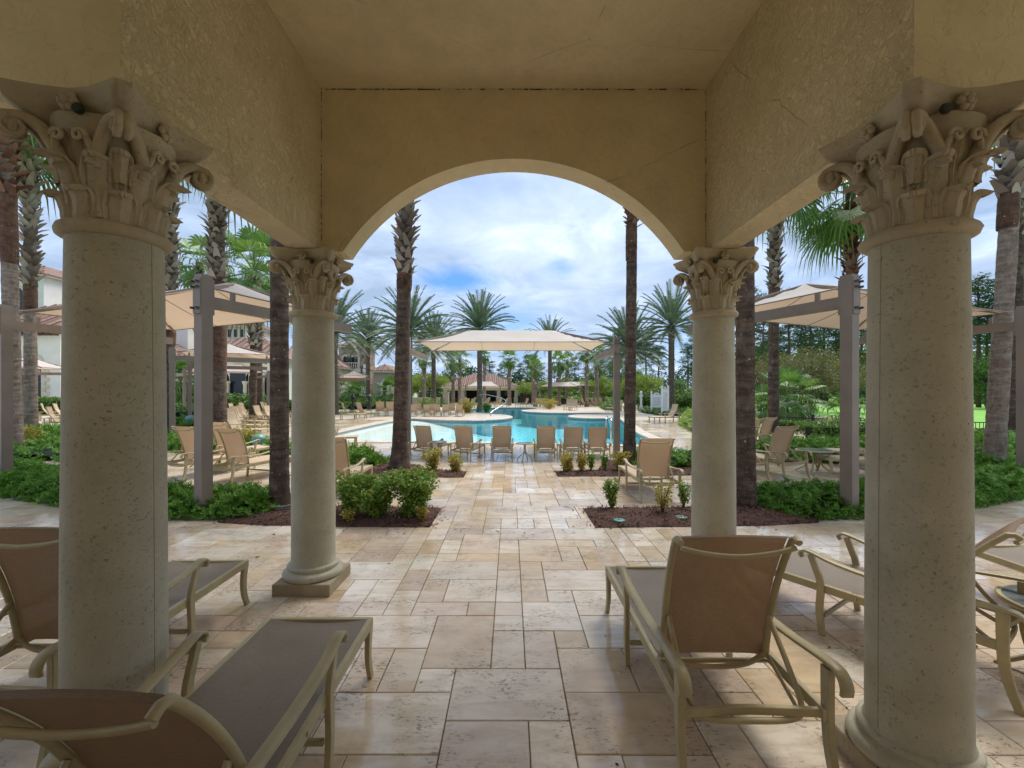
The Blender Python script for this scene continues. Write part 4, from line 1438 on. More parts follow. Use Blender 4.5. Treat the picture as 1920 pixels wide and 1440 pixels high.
# small palm crowns just above the left canopy
Y = 24; X = XA(374, Y)
washingtonia(X, Y, ZA(492, Y), .2, .18, 'green fan palm crown showing above the left canopy', boots=(4.5, ZA(500, Y)), bsize=.22, crown=1, cs=.94, seed=3, dens=.6)
Y = 30; X = XA(486, Y)
washingtonia(X, Y, ZA(525, Y), .22, .2, 'second green palm crown above the left canopy, by the dark trunk', boots=(5, ZA(530, Y)), bsize=.22, crown=0, cs=.94, seed=4, dens=.6)

def date_palm(px, Y, pyc, label, cs=1.0, v=0, r=.2, dx=0):
    X = XA(px, Y); h = ZA(pyc, Y)
    t_ = thing('date_palm', label, 'palm tree', (X, Y, 0), 0, 'feathery date palms beyond the pool')
    trunk_mb(h, r * 1.15, r, (dx, 0), rough=.05, seed=px, flare=1.3).build('trunk', M['datetrunk'], t_, smooth='all')
    boots_mb(h - 1.1, h + .05, r * 1.05, (dx, 0), h, seed=px, size=.16, dens=1.6, out=.8).build('leaf_boots', M['boot'], t_)
    part('crown', DC[(v + px) % 3], t_, (dx, 0, h), rnd.uniform(0, 6)).scale = (cs, cs, cs)
date_palm(690, 44, 638, 'date palm standing in front of the stone tower', .82, 0)
date_palm(768, 36, 622, 'large date palm crown behind the tall palm trunk', .98, 1)
date_palm(813, 42, 650, 'date palm behind the left end of the central canopy', .86, 0)
date_palm(899, 37, 617, 'tallest centre date palm growing from the pool island shrub', .84, 1, .2)
date_palm(1031, 48, 642, 'date palm above the middle right of the central canopy', .74, 0)
date_palm(1178, 36, 652, 'date palm crown behind the slender trunk right of the canopy', .92, 1)
date_palm(1259, 34, 612, 'date palm just left of the right column under the arch', .86, 0, .21)
date_palm(628, 32, 622, 'date palm whose fronds show beside the left column under the arch', .85, 1)
def small_fan(px, Y, pyc, label, cs=1.5, v=0, tm='washtrunk_grey'):
    X = XA(px, Y); h = ZA(pyc, Y)
    t_ = thing('fan_palm', label, 'palm tree', (X, Y, 0), 0, 'small fan palms in the distance')
    trunk_mb(h, .24, .16, (0, 0), rough=.04, seed=px * 1.37, flare=1.2).build('trunk', M[tm], t_, smooth='all')
    boots_mb(h * .55, h, .22, (0, 0), h, seed=px, size=.3, dens=.4).build('leaf_boots', M['boot'], t_)
    part('crown', FCS[v % 3], t_, (0, 0, h), rnd.uniform(0, 6)).scale = (cs * rnd.uniform(.62, .80), cs * rnd.uniform(.62, .80), cs * rnd.uniform(.6, .8))
for i, (px, Y, pyc, cs, lb) in enumerate([(849, 56, 675, 1.2, 'small fan palm, left one of the pair above the cabana roof'), (862, 54, 672, 1.3, 'small fan palm, right one of the pair above the cabana roof'),
        (908, 62, 668, 1.1, 'thin fan palm just right of the centre date palm'), (955, 55, 672, 1.3, 'fan palm standing alone at the right end of the cabana'),
        (1004, 52, 690, 1.1, 'lower fan palm left of the far canopy'), (1000, 58, 680, 1.2, 'fan palm behind the lower one left of the far canopy'), (1048, 54, 680, 1.2, 'fan palm behind the left of the far canopy'),
        (1063, 60, 676, 1.2, 'fan palm between two grey trunks over the far canopy'), (1100, 50, 662, 1.2, 'grey trunked palm under the right end of the central canopy'), (1119, 54, 660, 1.2, 'grey trunked palm right of its twin under the central canopy'),
        (795, 50, 672, 1.1, 'grey trunked palm behind the left arm of the central canopy')]):
    small_fan(px, Y, pyc, lb, cs, i)
# low fan palms and cycads
def low_palm(X, Y, h, cs, label, mat=None):
    t_ = thing('low_fan_palm', label, 'palm', (X, Y, 0), 0, 'low fan palms in the garden')
    trunk_mb(h, .12, .10, (0, 0), rough=.05, seed=X).build('trunk', M['datetrunk'], t_, smooth='all')
    part('crown', FCS[0] if cs < 1 else FC[0], t_, (0, 0, h), rnd.uniform(0, 6)).scale = (cs, cs, cs)
low_palm(XA(1476, 24), 24, 1.3, 1.0, 'bushy blue green fan palm behind the right canopy arm')
low_palm(XA(1425, 27), 27, .8, .8, 'low fan palm left of the bushy one on the right')
low_palm(XA(1582, 16.2), 16.2, .75, .60, 'small cycad like palm on the hedge beside the right canopy post')
low_palm(XA(655, 47), 47, 2.0, .95, 'young green palm in front of the tower arch')
low_palm(XA(672, 45), 45, 1.6, .9, 'second young palm in front of the tower')
low_palm(XA(735, 44), 44, 1.6, 1.0, 'palm shrub beside the grey wing of the clubhouse')
low_palm(XA(340, 33), 33, 2.4, 1.1, 'bright palm seen between canopy posts before the clubhouse')
low_palm(XA(358, 33), 33, 2.2, 1.1, 'bright palm right beside its neighbour before the clubhouse')

# ------------------------------------------------------------------ broadleaf trees, pines
def leafblob(mb, c, rad, n, size, r_, flat_=.6, needle=False):
    for i in range(n):
        q = r_.uniform(0, 2 * PI); cz = r_.uniform(-1, 1); rr = r_.random() ** .45
        s = math.sqrt(1 - cz * cz)
        p = Vector((c[0] + rad[0] * rr * s * math.cos(q), c[1] + rad[1] * rr * s * math.sin(q), c[2] + rad[2] * rr * cz))
        a = Vector((r_.gauss(0, 1), r_.gauss(0, 1), r_.gauss(0, flat_))).normalized()
        b = a.cross(Vector((r_.gauss(0, 1), r_.gauss(0, 1), r_.gauss(0, 1)))).normalized()
        l = size * r_.uniform(.6, 1.4)
        wdt = l * (.28 if needle else .5)
        mb.add([p - a * l * .5, p + b * wdt * .5, p + a * l * .5, p - b * wdt * .5], [(0, 1, 2, 3)])

def tree_meshes(seed, h, rx, rz, leaf, nclump, per, mat, bark, trunks=1, cz=.68, needle=False, name='crown'):
    r_ = random.Random(seed)
    mt = MB(); mc = MB()
    c0 = Vector((0, 0, h * cz))
    for k in range(trunks):
        q = 2 * PI * k / max(1, trunks) + .4
        sp = .0 if trunks == 1 else .25
        e = Vector((math.cos(q) * rx * .25 * (trunks > 1), math.sin(q) * rx * .25 * (trunks > 1), h * (cz + .15)))
        b0 = Vector((math.cos(q) * sp * .4, math.sin(q) * sp * .4, 0))
        mt.tube(bez([b0, b0.lerp(e, .5) + Vector((r_.uniform(-.1, .1), r_.uniform(-.1, .1), 0)), e]), [h * .020 * (1 - .07 * i) / (1 if trunks == 1 else 1.6) for i in range(9)], 7)
    for i in range(nclump):
        q = r_.uniform(0, 2 * PI); z = r_.uniform(-1, 1); rr = r_.uniform(.45, 1.0)
        s = math.sqrt(1 - z * z)
        c = c0 + Vector((rx * rr * s * math.cos(q), rx * rr * s * math.sin(q), rz * rr * z))
        cr = rx * r_.uniform(.20, .36)
        leafblob(mc, c, (cr, cr, cr * .65), per, leaf, r_, .5, needle)
        st = Vector((0, 0, h * cz * r_.uniform(.5, 1.0)))
        if i % 2 == 0: mt.tube([st, st.lerp(c, .6) + Vector((0, 0, -.1)), c], [h * .007, h * .005, h * .002], 4, cap=False)
    return mt.mesh('trunk', M[bark], 'all'), mc.mesh(name, M[mat])
def put_tree(ms, name, label, X, Y, sc, group, z=0, crown='crown', cat='tree'):
    t_ = thing(name, label, cat, (X, Y, z), rnd.uniform(0, 6.2), group, sc)
    part('trunk', ms[0], t_); part(crown, ms[1], t_)
    return t_
myr = [tree_meshes(41, 4.6, 2.4, 1.1, .16, 60, 90, 'myrtle', 'woodstem', 4), tree_meshes(42, 5.0, 2.2, 1.3, .16, 60, 90, 'myrtle', 'woodstem', 4)]
myb = tree_meshes(43, 4.6, 2.5, 1.5, .13, 80, 90, 'myrtle_brown', 'woodstem', 4, .62)
oak = [tree_meshes(44, 8.5, 3.4, 3.0, .24, 90, 90, 'hedge', 'pinebark', 1, .58), tree_meshes(45, 9.5, 3.2, 3.4, .24, 90, 90, 'hedge', 'pinebark', 1, .6)]
def pine_meshes(seed, h, per=40):
    r_ = random.Random(seed)
    mt = MB(); mc = MB()
    mt.tube([(0, 0, 0), (r_.uniform(-.2, .2), 0, h * .5), (r_.uniform(-.3, .3), 0, h)], [h * .013, h * .010, h * .003], 7)
    for i in range(46):
        k = r_.random() ** .8
        z = h * (.50 + .50 * k)
        q = r_.uniform(0, 2 * PI)
        ln = h * .17 * (1 - .72 * k) * r_.uniform(.5, 1.15) + .3
        e = Vector((math.cos(q) * ln, math.sin(q) * ln, z + ln * .25))
        mt.tube([(0, 0, z), tuple(e)], [h * .0035, h * .0012], 4, cap=False)
        for s in (.6, 1.0):
            c = Vector((0, 0, z)).lerp(e, s)
            cr = h * .040 * r_.uniform(.6, 1.7)
            leafblob(mc, c, (cr * 1.3, cr * 1.3, cr * .6), per, h * .021, r_, .6, True)
    return mt.mesh('trunk', M['pinebark'], 'all'), mc.mesh('crown', M['pine'])
pin = [pine_meshes(61, 15), pine_meshes(62, 16), pine_meshes(63, 14)]
pinN = 0
def pines(lst, labf, group):
    for i, (px, pyt, Y) in enumerate(lst):
        h = ZA(pyt, Y)
        h *= rnd.uniform(.9, 1.08)
        k_ = h / 15.0
        put_tree(pin[(i + int(Y)) % 3], 'pine_tree', labf % ordn[i], XA(px, Y), Y, (k_ * rnd.uniform(.9, 1.5), k_ * rnd.uniform(.9, 1.5), k_), group)
pines([(1322, 560, 62), (1340, 585, 70), (1308, 600, 75), (1290, 640, 80)], 'tall thin pine, %s from the front behind the date palm at the right column', 'pines near the right column')
pines([(1412, 560, 60), (1430, 590, 52), (1458, 600, 66), (1478, 575, 58), (1502, 590, 62), (1520, 575, 55), (1545, 565, 60), (1566, 580, 64), (1600, 540, 58), (1615, 560, 66)], 'dark pine, %s from the left under the right canopy fabric', 'pines behind the right lawn')
pines([(1835, 540, 48), (1850, 560, 52), (1872, 545, 46), (1905, 550, 50), (1925, 540, 44)], 'tall pine, %s from the left past the near right column', 'pines at the right edge')
pines([(1160, 600, 80), (1180, 625, 88), (1125, 640, 84), (1150, 640, 78), (1210, 640, 90), (1235, 660, 95)], 'dark pine, %s in the clump behind the slender palm', 'pines right of the central canopy')
pines([(918, 678, 105), (940, 680, 110), (975, 678, 108), (990, 672, 112), (1015, 690, 104), (1035, 688, 110), (1078, 670, 100), (1100, 690, 106)], 'sparse pine, %s from the left on the skyline under the canopy', 'pines on the centre skyline')
# a distant wood that reads as one mass
mb = MB(); r_ = random.Random(99)
def wood(mb, X, Y, h, rw, n, size):
    for k in range(4):
        c = (X + r_.uniform(-rw, rw) * .5, Y + r_.uniform(-1, 1), h * (r_.uniform(.35, .8) if k < 3 else .14))
        leafblob(mb, c, (rw * r_.uniform(.5, .9), rw * .5, h * .22), n, size, r_, .6)
mx_ = []
for i in range(260):
    px = -200 + i * 9 + r_.uniform(-8, 8)
    Y = r_.uniform(112, 135)
    top = 700 + 22 * noise.noise(Vector((px * .012, 3, 0))) + r_.uniform(-5, 5)
    if px > 1230: top -= min(50, (px - 1230) * .28)
    if 760 < px < 900: top -= 12
    if px < 760: top += 8
    wood(mb, XA(px, Y), Y, ZA(top, Y), 3.4, 60, .75)
tag(mb.build('distant_wood', M['pine']), 'dark green distant wood along the skyline behind the pool', 'woodland', kind='stuff')
mb = MB()
for i in range(95):
    px = 1390 + i * 7 + r_.uniform(-5, 5)
    Y = r_.uniform(64, 74)
    wood(mb, XA(px, Y), Y, ZA(640 + 75 * noise.noise(Vector((px * .02, 1, 0))), Y), 2.8, 110, .5)
tag(mb.build('lawn_edge_wood', M['hedge']), 'dense dark undergrowth closing the lawn on the right', 'woodland', kind='stuff')
mb = MB()
for i in range(46):
    px = 760 + i * 12 + r_.uniform(-5, 5)
    Y = r_.uniform(72, 84)
    wood(mb, XA(px, Y), Y, ZA(727 + 8 * noise.noise(Vector((px * .03, 1, 0))), Y), 2.2, 55, .5)
tag(mb.build('garden_thicket', M['hedge']), 'dark green thicket behind the far side of the pool', 'woodland', kind='stuff')
gm = 'bright yellow green garden trees'
for i, (px, pyt, Y, v, lb) in enumerate([(805, 688, 58, 0, 'bright green tree left of the cabana, behind the canopy post'), (822, 700, 74, 1, 'rounded bright tree right behind the cabana left corner'), (785, 700, 62, 1, 'bright tree showing behind the tall trunk'),
        (930, 697, 76, 0, 'yellowish tree rising behind the cabana roof'), (985, 712, 62, 1, 'bright tree right of the cabana end'), (1018, 706, 64, 0, 'bright tree over the left far canopy'), (1060, 705, 62, 1, 'bright tree centred over the far canopies'),
        (1095, 703, 58, 0, 'bright spreading tree right of the far canopies'), (1130, 702, 56, 1, 'bright tree left of the canopy post'), (1205, 690, 46, 0, 'broad brightest tree right of the slender trunk'), (1172, 706, 50, 1, 'bright tree behind the slender trunk')]):
    put_tree(myr[v], 'garden_tree', lb, XA(px, Y), Y, ZA(pyt, Y) / 4.9 * .98, gm)
put_tree(myb, 'garden_tree', 'brownish spreading tree on the lawn behind the right canopy post', XA(1520, 28), 28, 1.0, gm)
put_tree(myb, 'garden_tree', 'brownish tree behind the bushy fan palm on the right', XA(1455, 33), 33, 1.02, gm)
put_tree(myb, 'garden_tree', 'brownish tree before the undergrowth past the right column', XA(1590, 36), 36, 1.0, gm)
for px, pyt, Y, v, lb in [(1240, 708, 48, 0, 'dark rounded tree left of the white signs'), (1275, 700, 50, 1, 'dark tree behind the white signs'), (1305, 704, 46, 0, 'dark tree right of the white signs'), (770, 690, 66, 1, 'deep green tree behind the grey clubhouse wing'),
                          (1160, 655, 66, 1, 'deep green tree filling the view behind the slender palm'), (1195, 668, 70, 0, 'deep green tree right behind the slender palm'), (1120, 672, 72, 1, 'deep green tree behind the grey trunked palms'), (1850, 640, 44, 0, 'leafy tree past the near right column')]:
    put_tree(oak[v], 'leafy_tree', lb, XA(px, Y), Y, ZA(pyt, Y) / 10.5, 'dark leafy trees')

# ------------------------------------------------------------------ beds: mulch, junipers, shrubs, hedges
def bed(poly, label, seed):
    q = MB()
    P = [Vector(p) for p in poly]
    P = [P[i].lerp(P[(i + 1) % len(P)], k / 12) for i in range(len(P)) for k in range(12)]
    m_ = len(P)
    pts = P[:]
    xs = [p[0] for p in poly]; ys = [p[1] for p in poly]
    r_ = random.Random(seed)
    pl = [tuple(p) for p in P]
    gx = min(xs)
    while gx < max(xs):
        gy = min(ys)
        while gy < max(ys):
            a_, b_ = gx + r_.uniform(-.03, .03), gy + r_.uniform(-.03, .03)
            if pip(a_, b_, pl): pts.append(Vector((a_, b_)))
            gy += .10
        gx += .10
    r2 = delaunay_2d_cdt(pts, [(i, (i + 1) % m_) for i in range(m_)], [], 0, 1e-4)
    V_ = []
    for v in r2[0]:
        dd = min((Vector((v.x, v.y)) - p).length for p in P)
        V_.append((v.x, v.y, .014 + min(.045, dd * .25) + (.018 * r_.random() if dd > .02 else 0)))
    fs_ = []
    for f in r2[2]:
        cx_ = sum(V_[i][0] for i in f) / 3; cy_ = sum(V_[i][1] for i in f) / 3
        if pip(cx_, cy_, pl): fs_.append(tuple(f))
    q.add(V_, fs_)
    # bark chips
    n_ = int(len(V_) * 6)
    for i in range(n_):
        v = r_.choice(V_)
        p = Vector(v) + Vector((r_.uniform(-.05, .05), r_.uniform(-.05, .05), .004 + .01 * r_.random()))
        if not pip(p.x, p.y, pl) and r_.random() < .85: continue
        a_ = Vector((r_.gauss(0, 1), r_.gauss(0, 1), r_.gauss(0, .5))).normalized() * r_.uniform(.014, .045)
        b_ = (a_.cross(UP).normalized() + UP * r_.uniform(-.6, .6)) * r_.uniform(.004, .010)
        q.add([p - a_, p + b_, p + a_, p - b_], [(0, 1, 2, 3)], m=1)
    o = q.build('mulch', [M['mulch'], M['chips']])
    tag(o, label, 'mulch', kind='stuff')

bed([(-.96, 5.24), (-.955, 6.12), (-2.2, 6.14), (-3.6, 6.5), (-4.2, 6.3), (-3.6, 5.42), (-3.0, 5.32), (-2.0, 5.26)], 'dark bark mulch around the left nandina shrubs', 1)
bed([(1.01, 5.22), (1.0, 6.1), (2.4, 6.14), (3.6, 6.6), (4.4, 6.3), (3.8, 5.42), (3.0, 5.3), (2.0, 5.25)], 'dark bark mulch with two green lids in the right front bed', 2)
bed([(-.885, 8.3), (-.885, 8.95), (-1.7, 9.1), (-2.0, 9.7), (-4.2, 9.8), (-4.3, 8.5), (-2.4, 8.35)], 'bark mulch at the foot of the tall left palm', 3)
bed([(.906, 8.4), (.90, 8.95), (1.8, 9.05), (2.2, 10.3), (4.4, 10.3), (4.4, 8.6), (2.0, 8.42)], 'bark mulch under the small golden shrubs on the right', 4)

def juniper(poly, h, n, label, seed, spray=.17, mat='juniper', name='juniper_bed', hv=.5, cat='juniper'):
    r_ = random.Random(seed)
    q = MB()
    xs = [p[0] for p in poly]; ys = [p[1] for p in poly]
    def hh(x, y):
        P = [Vector(p) for p in poly]
        dmin = 9
        for i in range(len(P)):
            a_, b_ = P[i], P[(i + 1) % len(P)]
            ab_ = b_ - a_
            t_ = max(0, min(1, (Vector((x, y)) - a_).dot(ab_) / max(1e-6, ab_.length_squared)))
            dmin = min(dmin, (a_ + ab_ * t_ - Vector((x, y))).length)
        e = min(1, dmin / (h * .8)) ** .5
        return h * e * (1 - hv * .5 + hv * noise.noise(Vector((x * 1.9, y * 1.9, seed))) + hv * .5 * noise.noise(Vector((x * 5, y * 5, seed)))), dmin
    cnt = 0
    guard = 0
    while cnt < n and guard < n * 6:
        guard += 1
        x = r_.uniform(min(xs), max(xs)); y = r_.uniform(min(ys), max(ys))
        if not pip(x, y, poly): continue
        cnt += 1
        z, dm = hh(x, y)
        z = max(.03, z * r_.uniform(.45, 1.0))
        q0 = r_.uniform(0, 2 * PI)
        el = r_.uniform(.15, 1.1)
        d = Vector((math.cos(q0) * math.cos(el), math.sin(q0) * math.cos(el), math.sin(el)))
        p = Vector((x, y, z)) - d * spray * .4
        L = spray * r_.uniform(.7, 1.4)
        sd_ = d.cross(UP).normalized()
        nm = sd_.cross(d)
        for k in range(6):
            tt = k / 6
            c = p + d * L * tt + nm * (-.15 * L * tt * tt)
            l2 = L * .42 * (1 - tt * .6)
            for sg in (-1, 1):
                dv = (d * .8 + sd_ * sg * .6 + nm * r_.uniform(-.3, .5)).normalized()
                w_ = nm.cross(dv) * l2 * .13
                q.add([c - w_, c + dv * l2 * .5 + w_ * 1.3, c + dv * l2, c + dv * l2 * .5 - w_ * 1.3], [(0, 1, 2, 3)])
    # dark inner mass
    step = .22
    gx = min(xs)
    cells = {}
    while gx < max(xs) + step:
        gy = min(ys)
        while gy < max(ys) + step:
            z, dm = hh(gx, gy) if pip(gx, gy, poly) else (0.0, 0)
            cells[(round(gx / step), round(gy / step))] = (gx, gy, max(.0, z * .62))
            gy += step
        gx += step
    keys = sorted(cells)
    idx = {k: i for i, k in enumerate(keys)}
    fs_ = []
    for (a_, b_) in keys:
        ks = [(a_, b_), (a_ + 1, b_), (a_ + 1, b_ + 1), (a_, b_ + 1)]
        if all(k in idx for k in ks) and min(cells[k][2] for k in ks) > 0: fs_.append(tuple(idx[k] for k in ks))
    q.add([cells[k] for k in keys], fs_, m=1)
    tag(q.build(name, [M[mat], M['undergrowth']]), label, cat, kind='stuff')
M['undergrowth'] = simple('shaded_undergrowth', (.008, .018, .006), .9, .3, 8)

juniper([(-3.05, 5.75), (-3.35, 5.50), (-4.33, 5.55), (-5.4, 5.9), (-6.4, 6.2), (-8.0, 6.8), (-10.5, 7.4), (-10.5, 9.4), (-8.2, 8.4), (-6.6, 7.3), (-5.2, 6.8), (-3.6, 6.95), (-3.15, 6.5)], .37, 11000, 'lush green juniper ground cover in the left front bed', 1, .13)
juniper([(3.35, 5.80), (3.7, 5.52), (4.6, 5.55), (5.6, 5.85), (6.6, 6.15), (8.2, 6.8), (10.8, 7.3), (10.8, 9.6), (9.0, 9.0), (7.4, 7.6), (5.6, 6.9), (4.0, 7.0), (3.45, 6.6)], .37, 11000, 'lush green juniper ground cover in the right front bed', 2, .13)
juniper([(-4.3, 8.9), (-2.85, 9.2), (-2.7, 10.2), (-4.4, 10.3)], .5, 900, 'dark juniper clump left of the tall palm base', 3, .2)
juniper([(2.65, 9.2), (4.6, 9.0), (4.8, 10.3), (2.75, 10.5)], .5, 900, 'dark juniper clump right of the slender palm base', 4, .2)
juniper([(-14.5, 9.9), (-10.4, 10.2), (-9.9, 12.5), (-13, 17), (-19, 19), (-20, 14)], .42, 3200, 'juniper bed among the far left palms', 5, .26)
juniper([(5.6, 10.3), (7.6, 9.9), (10.6, 11.6), (10.3, 13.2), (7.6, 12.6), (6.0, 11.7)], .38, 3000, 'bright juniper bed behind the right loungers', 6, .24)
juniper([(-8.2, 11.4), (-5.0, 11.2), (-4.6, 12.2), (-6.0, 12.6), (-8.4, 13.2), (-12, 14.5), (-12.3, 13.4)], .42, 2000, 'juniper bed between the left loungers and the lounger field', 7, .22)
juniper([(-16, 17.5), (-11.5, 17.0), (-11.5, 19.5), (-16, 21)], .6, 1200, 'juniper bed behind the left canopy posts', 8, .3)
juniper([(11.3, 8.8), (14, 9), (15, 13), (11.6, 13)], .6, 1200, 'juniper bed at the right edge beside the pale palm', 9, .26)
X1, Y1 = G(1275, 800)
juniper([G(1272, 797), G(1290, 808), G(1320, 815), G(1420, 822), G(1420, 790), G(1330, 776), G(1285, 780)], .75, 2600, 'bright grassy bank right of the pool deck', 10, .34, 'hedge_bright' if 'hedge_bright' in M else 'nandina', 'ornamental_grass', .4, 'grass')
juniper([G(1130, 769), G(1165, 772), G(1165, 762), G(1120, 761)], .7, 350, 'low shrubs at the far right pool end', 11, .4, 'hedge', 'low_shrubs', .4, 'shrubs')
juniper([G(1198, 774), G(1230, 779), G(1275, 781), G(1300, 777), G(1300, 767), G(1200, 767)], .50, 1200, 'dark clipped shrubs around the white signs', 12, .35, 'hedge', 'low_shrubs', .5, 'shrubs')
juniper([G(700, 768), G(660, 768), G(600, 768), G(600, 760), G(760, 760), G(750, 766)], .9, 900, 'reddish green planting before the stone tower', 13, .5, 'nandina', 'low_shrubs', .6, 'shrubs')
juniper([G(790, 762), G(840, 764), G(838, 758), G(780, 757)], 1.0, 500, 'green planting left of the cabana', 14, .5, 'hedge', 'low_shrubs', .6, 'shrubs')
juniper([G(1000, 758), G(1150, 760), G(1155, 755), G(990, 754)], 1.2, 900, 'grassy planting behind the far lounger row', 15, .6, 'nandina', 'low_shrubs', .6, 'shrubs')

def bush(name, label, X, Y, w_, h, n, leaf, mat, group, seed, stems=7, lift=.25, cat='shrub'):
    r_ = random.Random(seed)
    t_ = thing(name, label, cat, (X, Y, .03), 0, group)
    mt = MB(); mc = MB()
    for i in range(stems):
        q = 2 * PI * i / stems + r_.uniform(-.3, .3)
        rr = w_ * .42 * r_.uniform(.3, 1)
        e = Vector((math.cos(q) * rr, math.sin(q) * rr, h * r_.uniform(.62, .92)))
        mt.tube([(0, 0, -.03), (e.x * .35, e.y * .35, e.z * .5), tuple(e)], [.008, .006, .003], 4, cap=False)
        for k in range(5):
            c = Vector((0, 0, 0)).lerp(e, lift + (1 - lift) * (k + .6) / 5)
            leafblob(mc, c + Vector((r_.uniform(-.05, .05), r_.uniform(-.05, .05), 0)) * w_ * 2, (w_ * .20, w_ * .20, h * .13), n // (stems * 5), leaf, r_, .5)
    mt.build('stems', M['woodstem'], t_); mc.build('foliage', M[mat], t_)
    return t_
gn = 'nandina shrubs in the mulch beds'
bush('nandina_shrub', 'green nandina bush hugging the left column under the arch', -2.06, 5.72, .56, .62, 3600, .046, 'nandina', gn, 1, 10, .12)
bush('nandina_shrub', 'middle green nandina bush of the left front bed', -1.70, 5.62, .60, .62, 4200, .046, 'nandina', gn, 2, 11, .1)
bush('nandina_shrub', 'largest nandina bush at the path end of the left front bed', -1.24, 5.66, .66, .72, 5400, .046, 'nandina', gn, 3, 12, .08)
bush('nandina_shrub', 'tiny reddish sprig at the foot of the largest nandina', -1.08, 5.42, .20, .22, 400, .035, 'nandina_gold', gn, 31, 5, .1)
bush('nandina_shrub', 'tiny reddish sprig in the mulch left of the middle nandina', -1.98, 5.40, .22, .18, 350, .035, 'nandina_gold', gn, 32, 5, .1)
bush('nandina_shrub', 'upright small nandina at the path end of the right front bed', 1.37, 6.0, .26, .46, 1100, .040, 'nandina', gn, 4, 7, .15)
bush('nandina_shrub', 'sparse leggy nandina in the middle of the right front bed', 1.98, 5.72, .30, .50, 420, .040, 'nandina_gold', gn, 5, 6, .3)
bush('nandina_shrub', 'sparse nandina beside the right column under the arch', 2.36, 6.0, .26, .42, 420, .040, 'nandina', gn, 6, 6, .3)
bush('nandina_shrub', 'golden nandina left of the pair by the tall left palm', -1.56, 8.85, .44, .52, 1500, .045, 'nandina_gold', gn, 7, 9, .1)
bush('nandina_shrub', 'golden nandina at the corner of the left rear bed', -1.10, 8.75, .34, .40, 1100, .045, 'nandina_gold', gn, 8, 8, .1)
bush('nandina_shrub', 'orange tinted nandina at the corner of the right rear bed', 1.14, 8.8, .38, .46, 1300, .045, 'nandina_gold', gn, 9, 8, .12)
bush('nandina_shrub', 'second nandina from the path in the right rear bed', 1.42, 8.75, .30, .44, 900, .045, 'nandina_gold', gn, 10, 7, .15)
bush('nandina_shrub', 'third nandina from the path in the right rear bed', 1.62, 8.85, .24, .40, 500, .045, 'nandina', gn, 11, 6, .25)
bush('nandina_shrub', 'thin fourth nandina from the path in the right rear bed', 1.90, 8.9, .20, .42, 420, .045, 'nandina', gn, 12, 6, .25)
bush('nandina_shrub', 'yellow green nandina at the foot of the right canopy post', 2.20, 8.8, .42, .48, 1500, .045, 'nandina_gold', gn, 13, 9, .1)
bush('golden_shrub', 'yellow shrub behind the left loungers', -7.2, 11.9, .7, .8, 1400, .06, 'nandina_gold', 'yellow shrubs', 14, 9, .1)
bush('golden_shrub', 'yellow shrub among the far left junipers', XA(50, 12.5), 12.5, .7, .75, 1200, .06, 'nandina_gold', 'yellow shrubs', 15, 9, .1)
for i, (px, py, ww, hh_, lb, mt_) in enumerate([(876, 774.5, 1.8, 1.15, 'reddish bush at the foot of the centre date palm on the pool', 'nandina_gold'), (912, 774, .9, .8, 'small bush right of the centre date palm', 'hedge'), (1030, 767, 2.6, 1.1, 'reddish bush round the far date palm', 'nandina_gold'),
        (800, 773, 2.0, 1.3, 'rounded bush behind the peninsula loungers', 'nandina')]):
    X, Y = G(px, py)
    bush('pool_bush', lb, X, Y, ww, hh_, 1600, .12, mt_, 'bushes by the pool', 50 + i, 9, .05)

def hedge(name, pts, w_, h, label, seed, mat='hedge', leaf=.10, dens=260):
    r_ = random.Random(seed)
    q = MB()
    for (ax, ay), (bx, by) in zip(pts[:-1], pts[1:]):
        a_, b_ = Vector((ax, ay)), Vector((bx, by))
        L = (b_ - a_).length
        d = (b_ - a_).normalized(); nn = Vector((-d.y, d.x))
        rz = math.atan2(d.y, d.x)
        c = (a_ + b_) / 2
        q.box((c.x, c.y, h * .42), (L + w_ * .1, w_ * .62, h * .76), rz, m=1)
        for i in range(int(L * dens * 1.8)):
            s = r_.uniform(0, L); f = r_.random()
            s = r_.uniform(-w_ * .3, L + w_ * .3)
            if f < .45: o_, z = r_.uniform(-.5, .5) * w_, h * r_.uniform(.86, 1.05)
            else: o_, z = math.copysign(w_ * r_.uniform(.36, .53), r_.uniform(-1, 1)), h * r_.random()
            p = a_ + d * s + nn * o_
            u_ = Vector((r_.gauss(0, 1), r_.gauss(0, 1), r_.gauss(0, 1))).normalized() * leaf * r_.uniform(.5, 1)
            v_ = u_.cross(Vector((r_.gauss(0, 1), r_.gauss(0, 1), r_.gauss(0, 1)))).normalized() * leaf * .35
            p3 = Vector((p.x, p.y, z + .05 * noise.noise(Vector((p.x * 2, p.y * 2, 0)))))
            q.add([p3 - u_, p3 + v_, p3 + u_, p3 - v_], [(0, 1, 2, 3)])
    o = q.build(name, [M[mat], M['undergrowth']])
    return tag(o, label, 'hedge', 'clipped hedges')
hedge('clipped_hedge', [(XA(1525, 14.8), 14.8), (XA(1680, 14.6), 14.6)], 1.1, .58, 'clipped hedge behind the right canopy post', 1, leaf=.07, dens=900)
hedge('clipped_hedge', [(XA(1445, 19), 19), (XA(1522, 18.4), 18.4)], .9, .40, 'low hedge left of the railing on the right', 2, leaf=.08, dens=600)
hedge('clipped_hedge', [(XA(1800, 13.6), 13.6), (XA(1960, 13.2), 13.2)], 1.1, .45, 'clipped hedge past the near right column', 3, leaf=.07, dens=600)
hedge('clipped_hedge', [(XA(310, 34), 34), (XA(395, 34), 34)], 1.2, 1.0, 'rear clipped hedge in front of the clubhouse arcade', 4, leaf=.14)
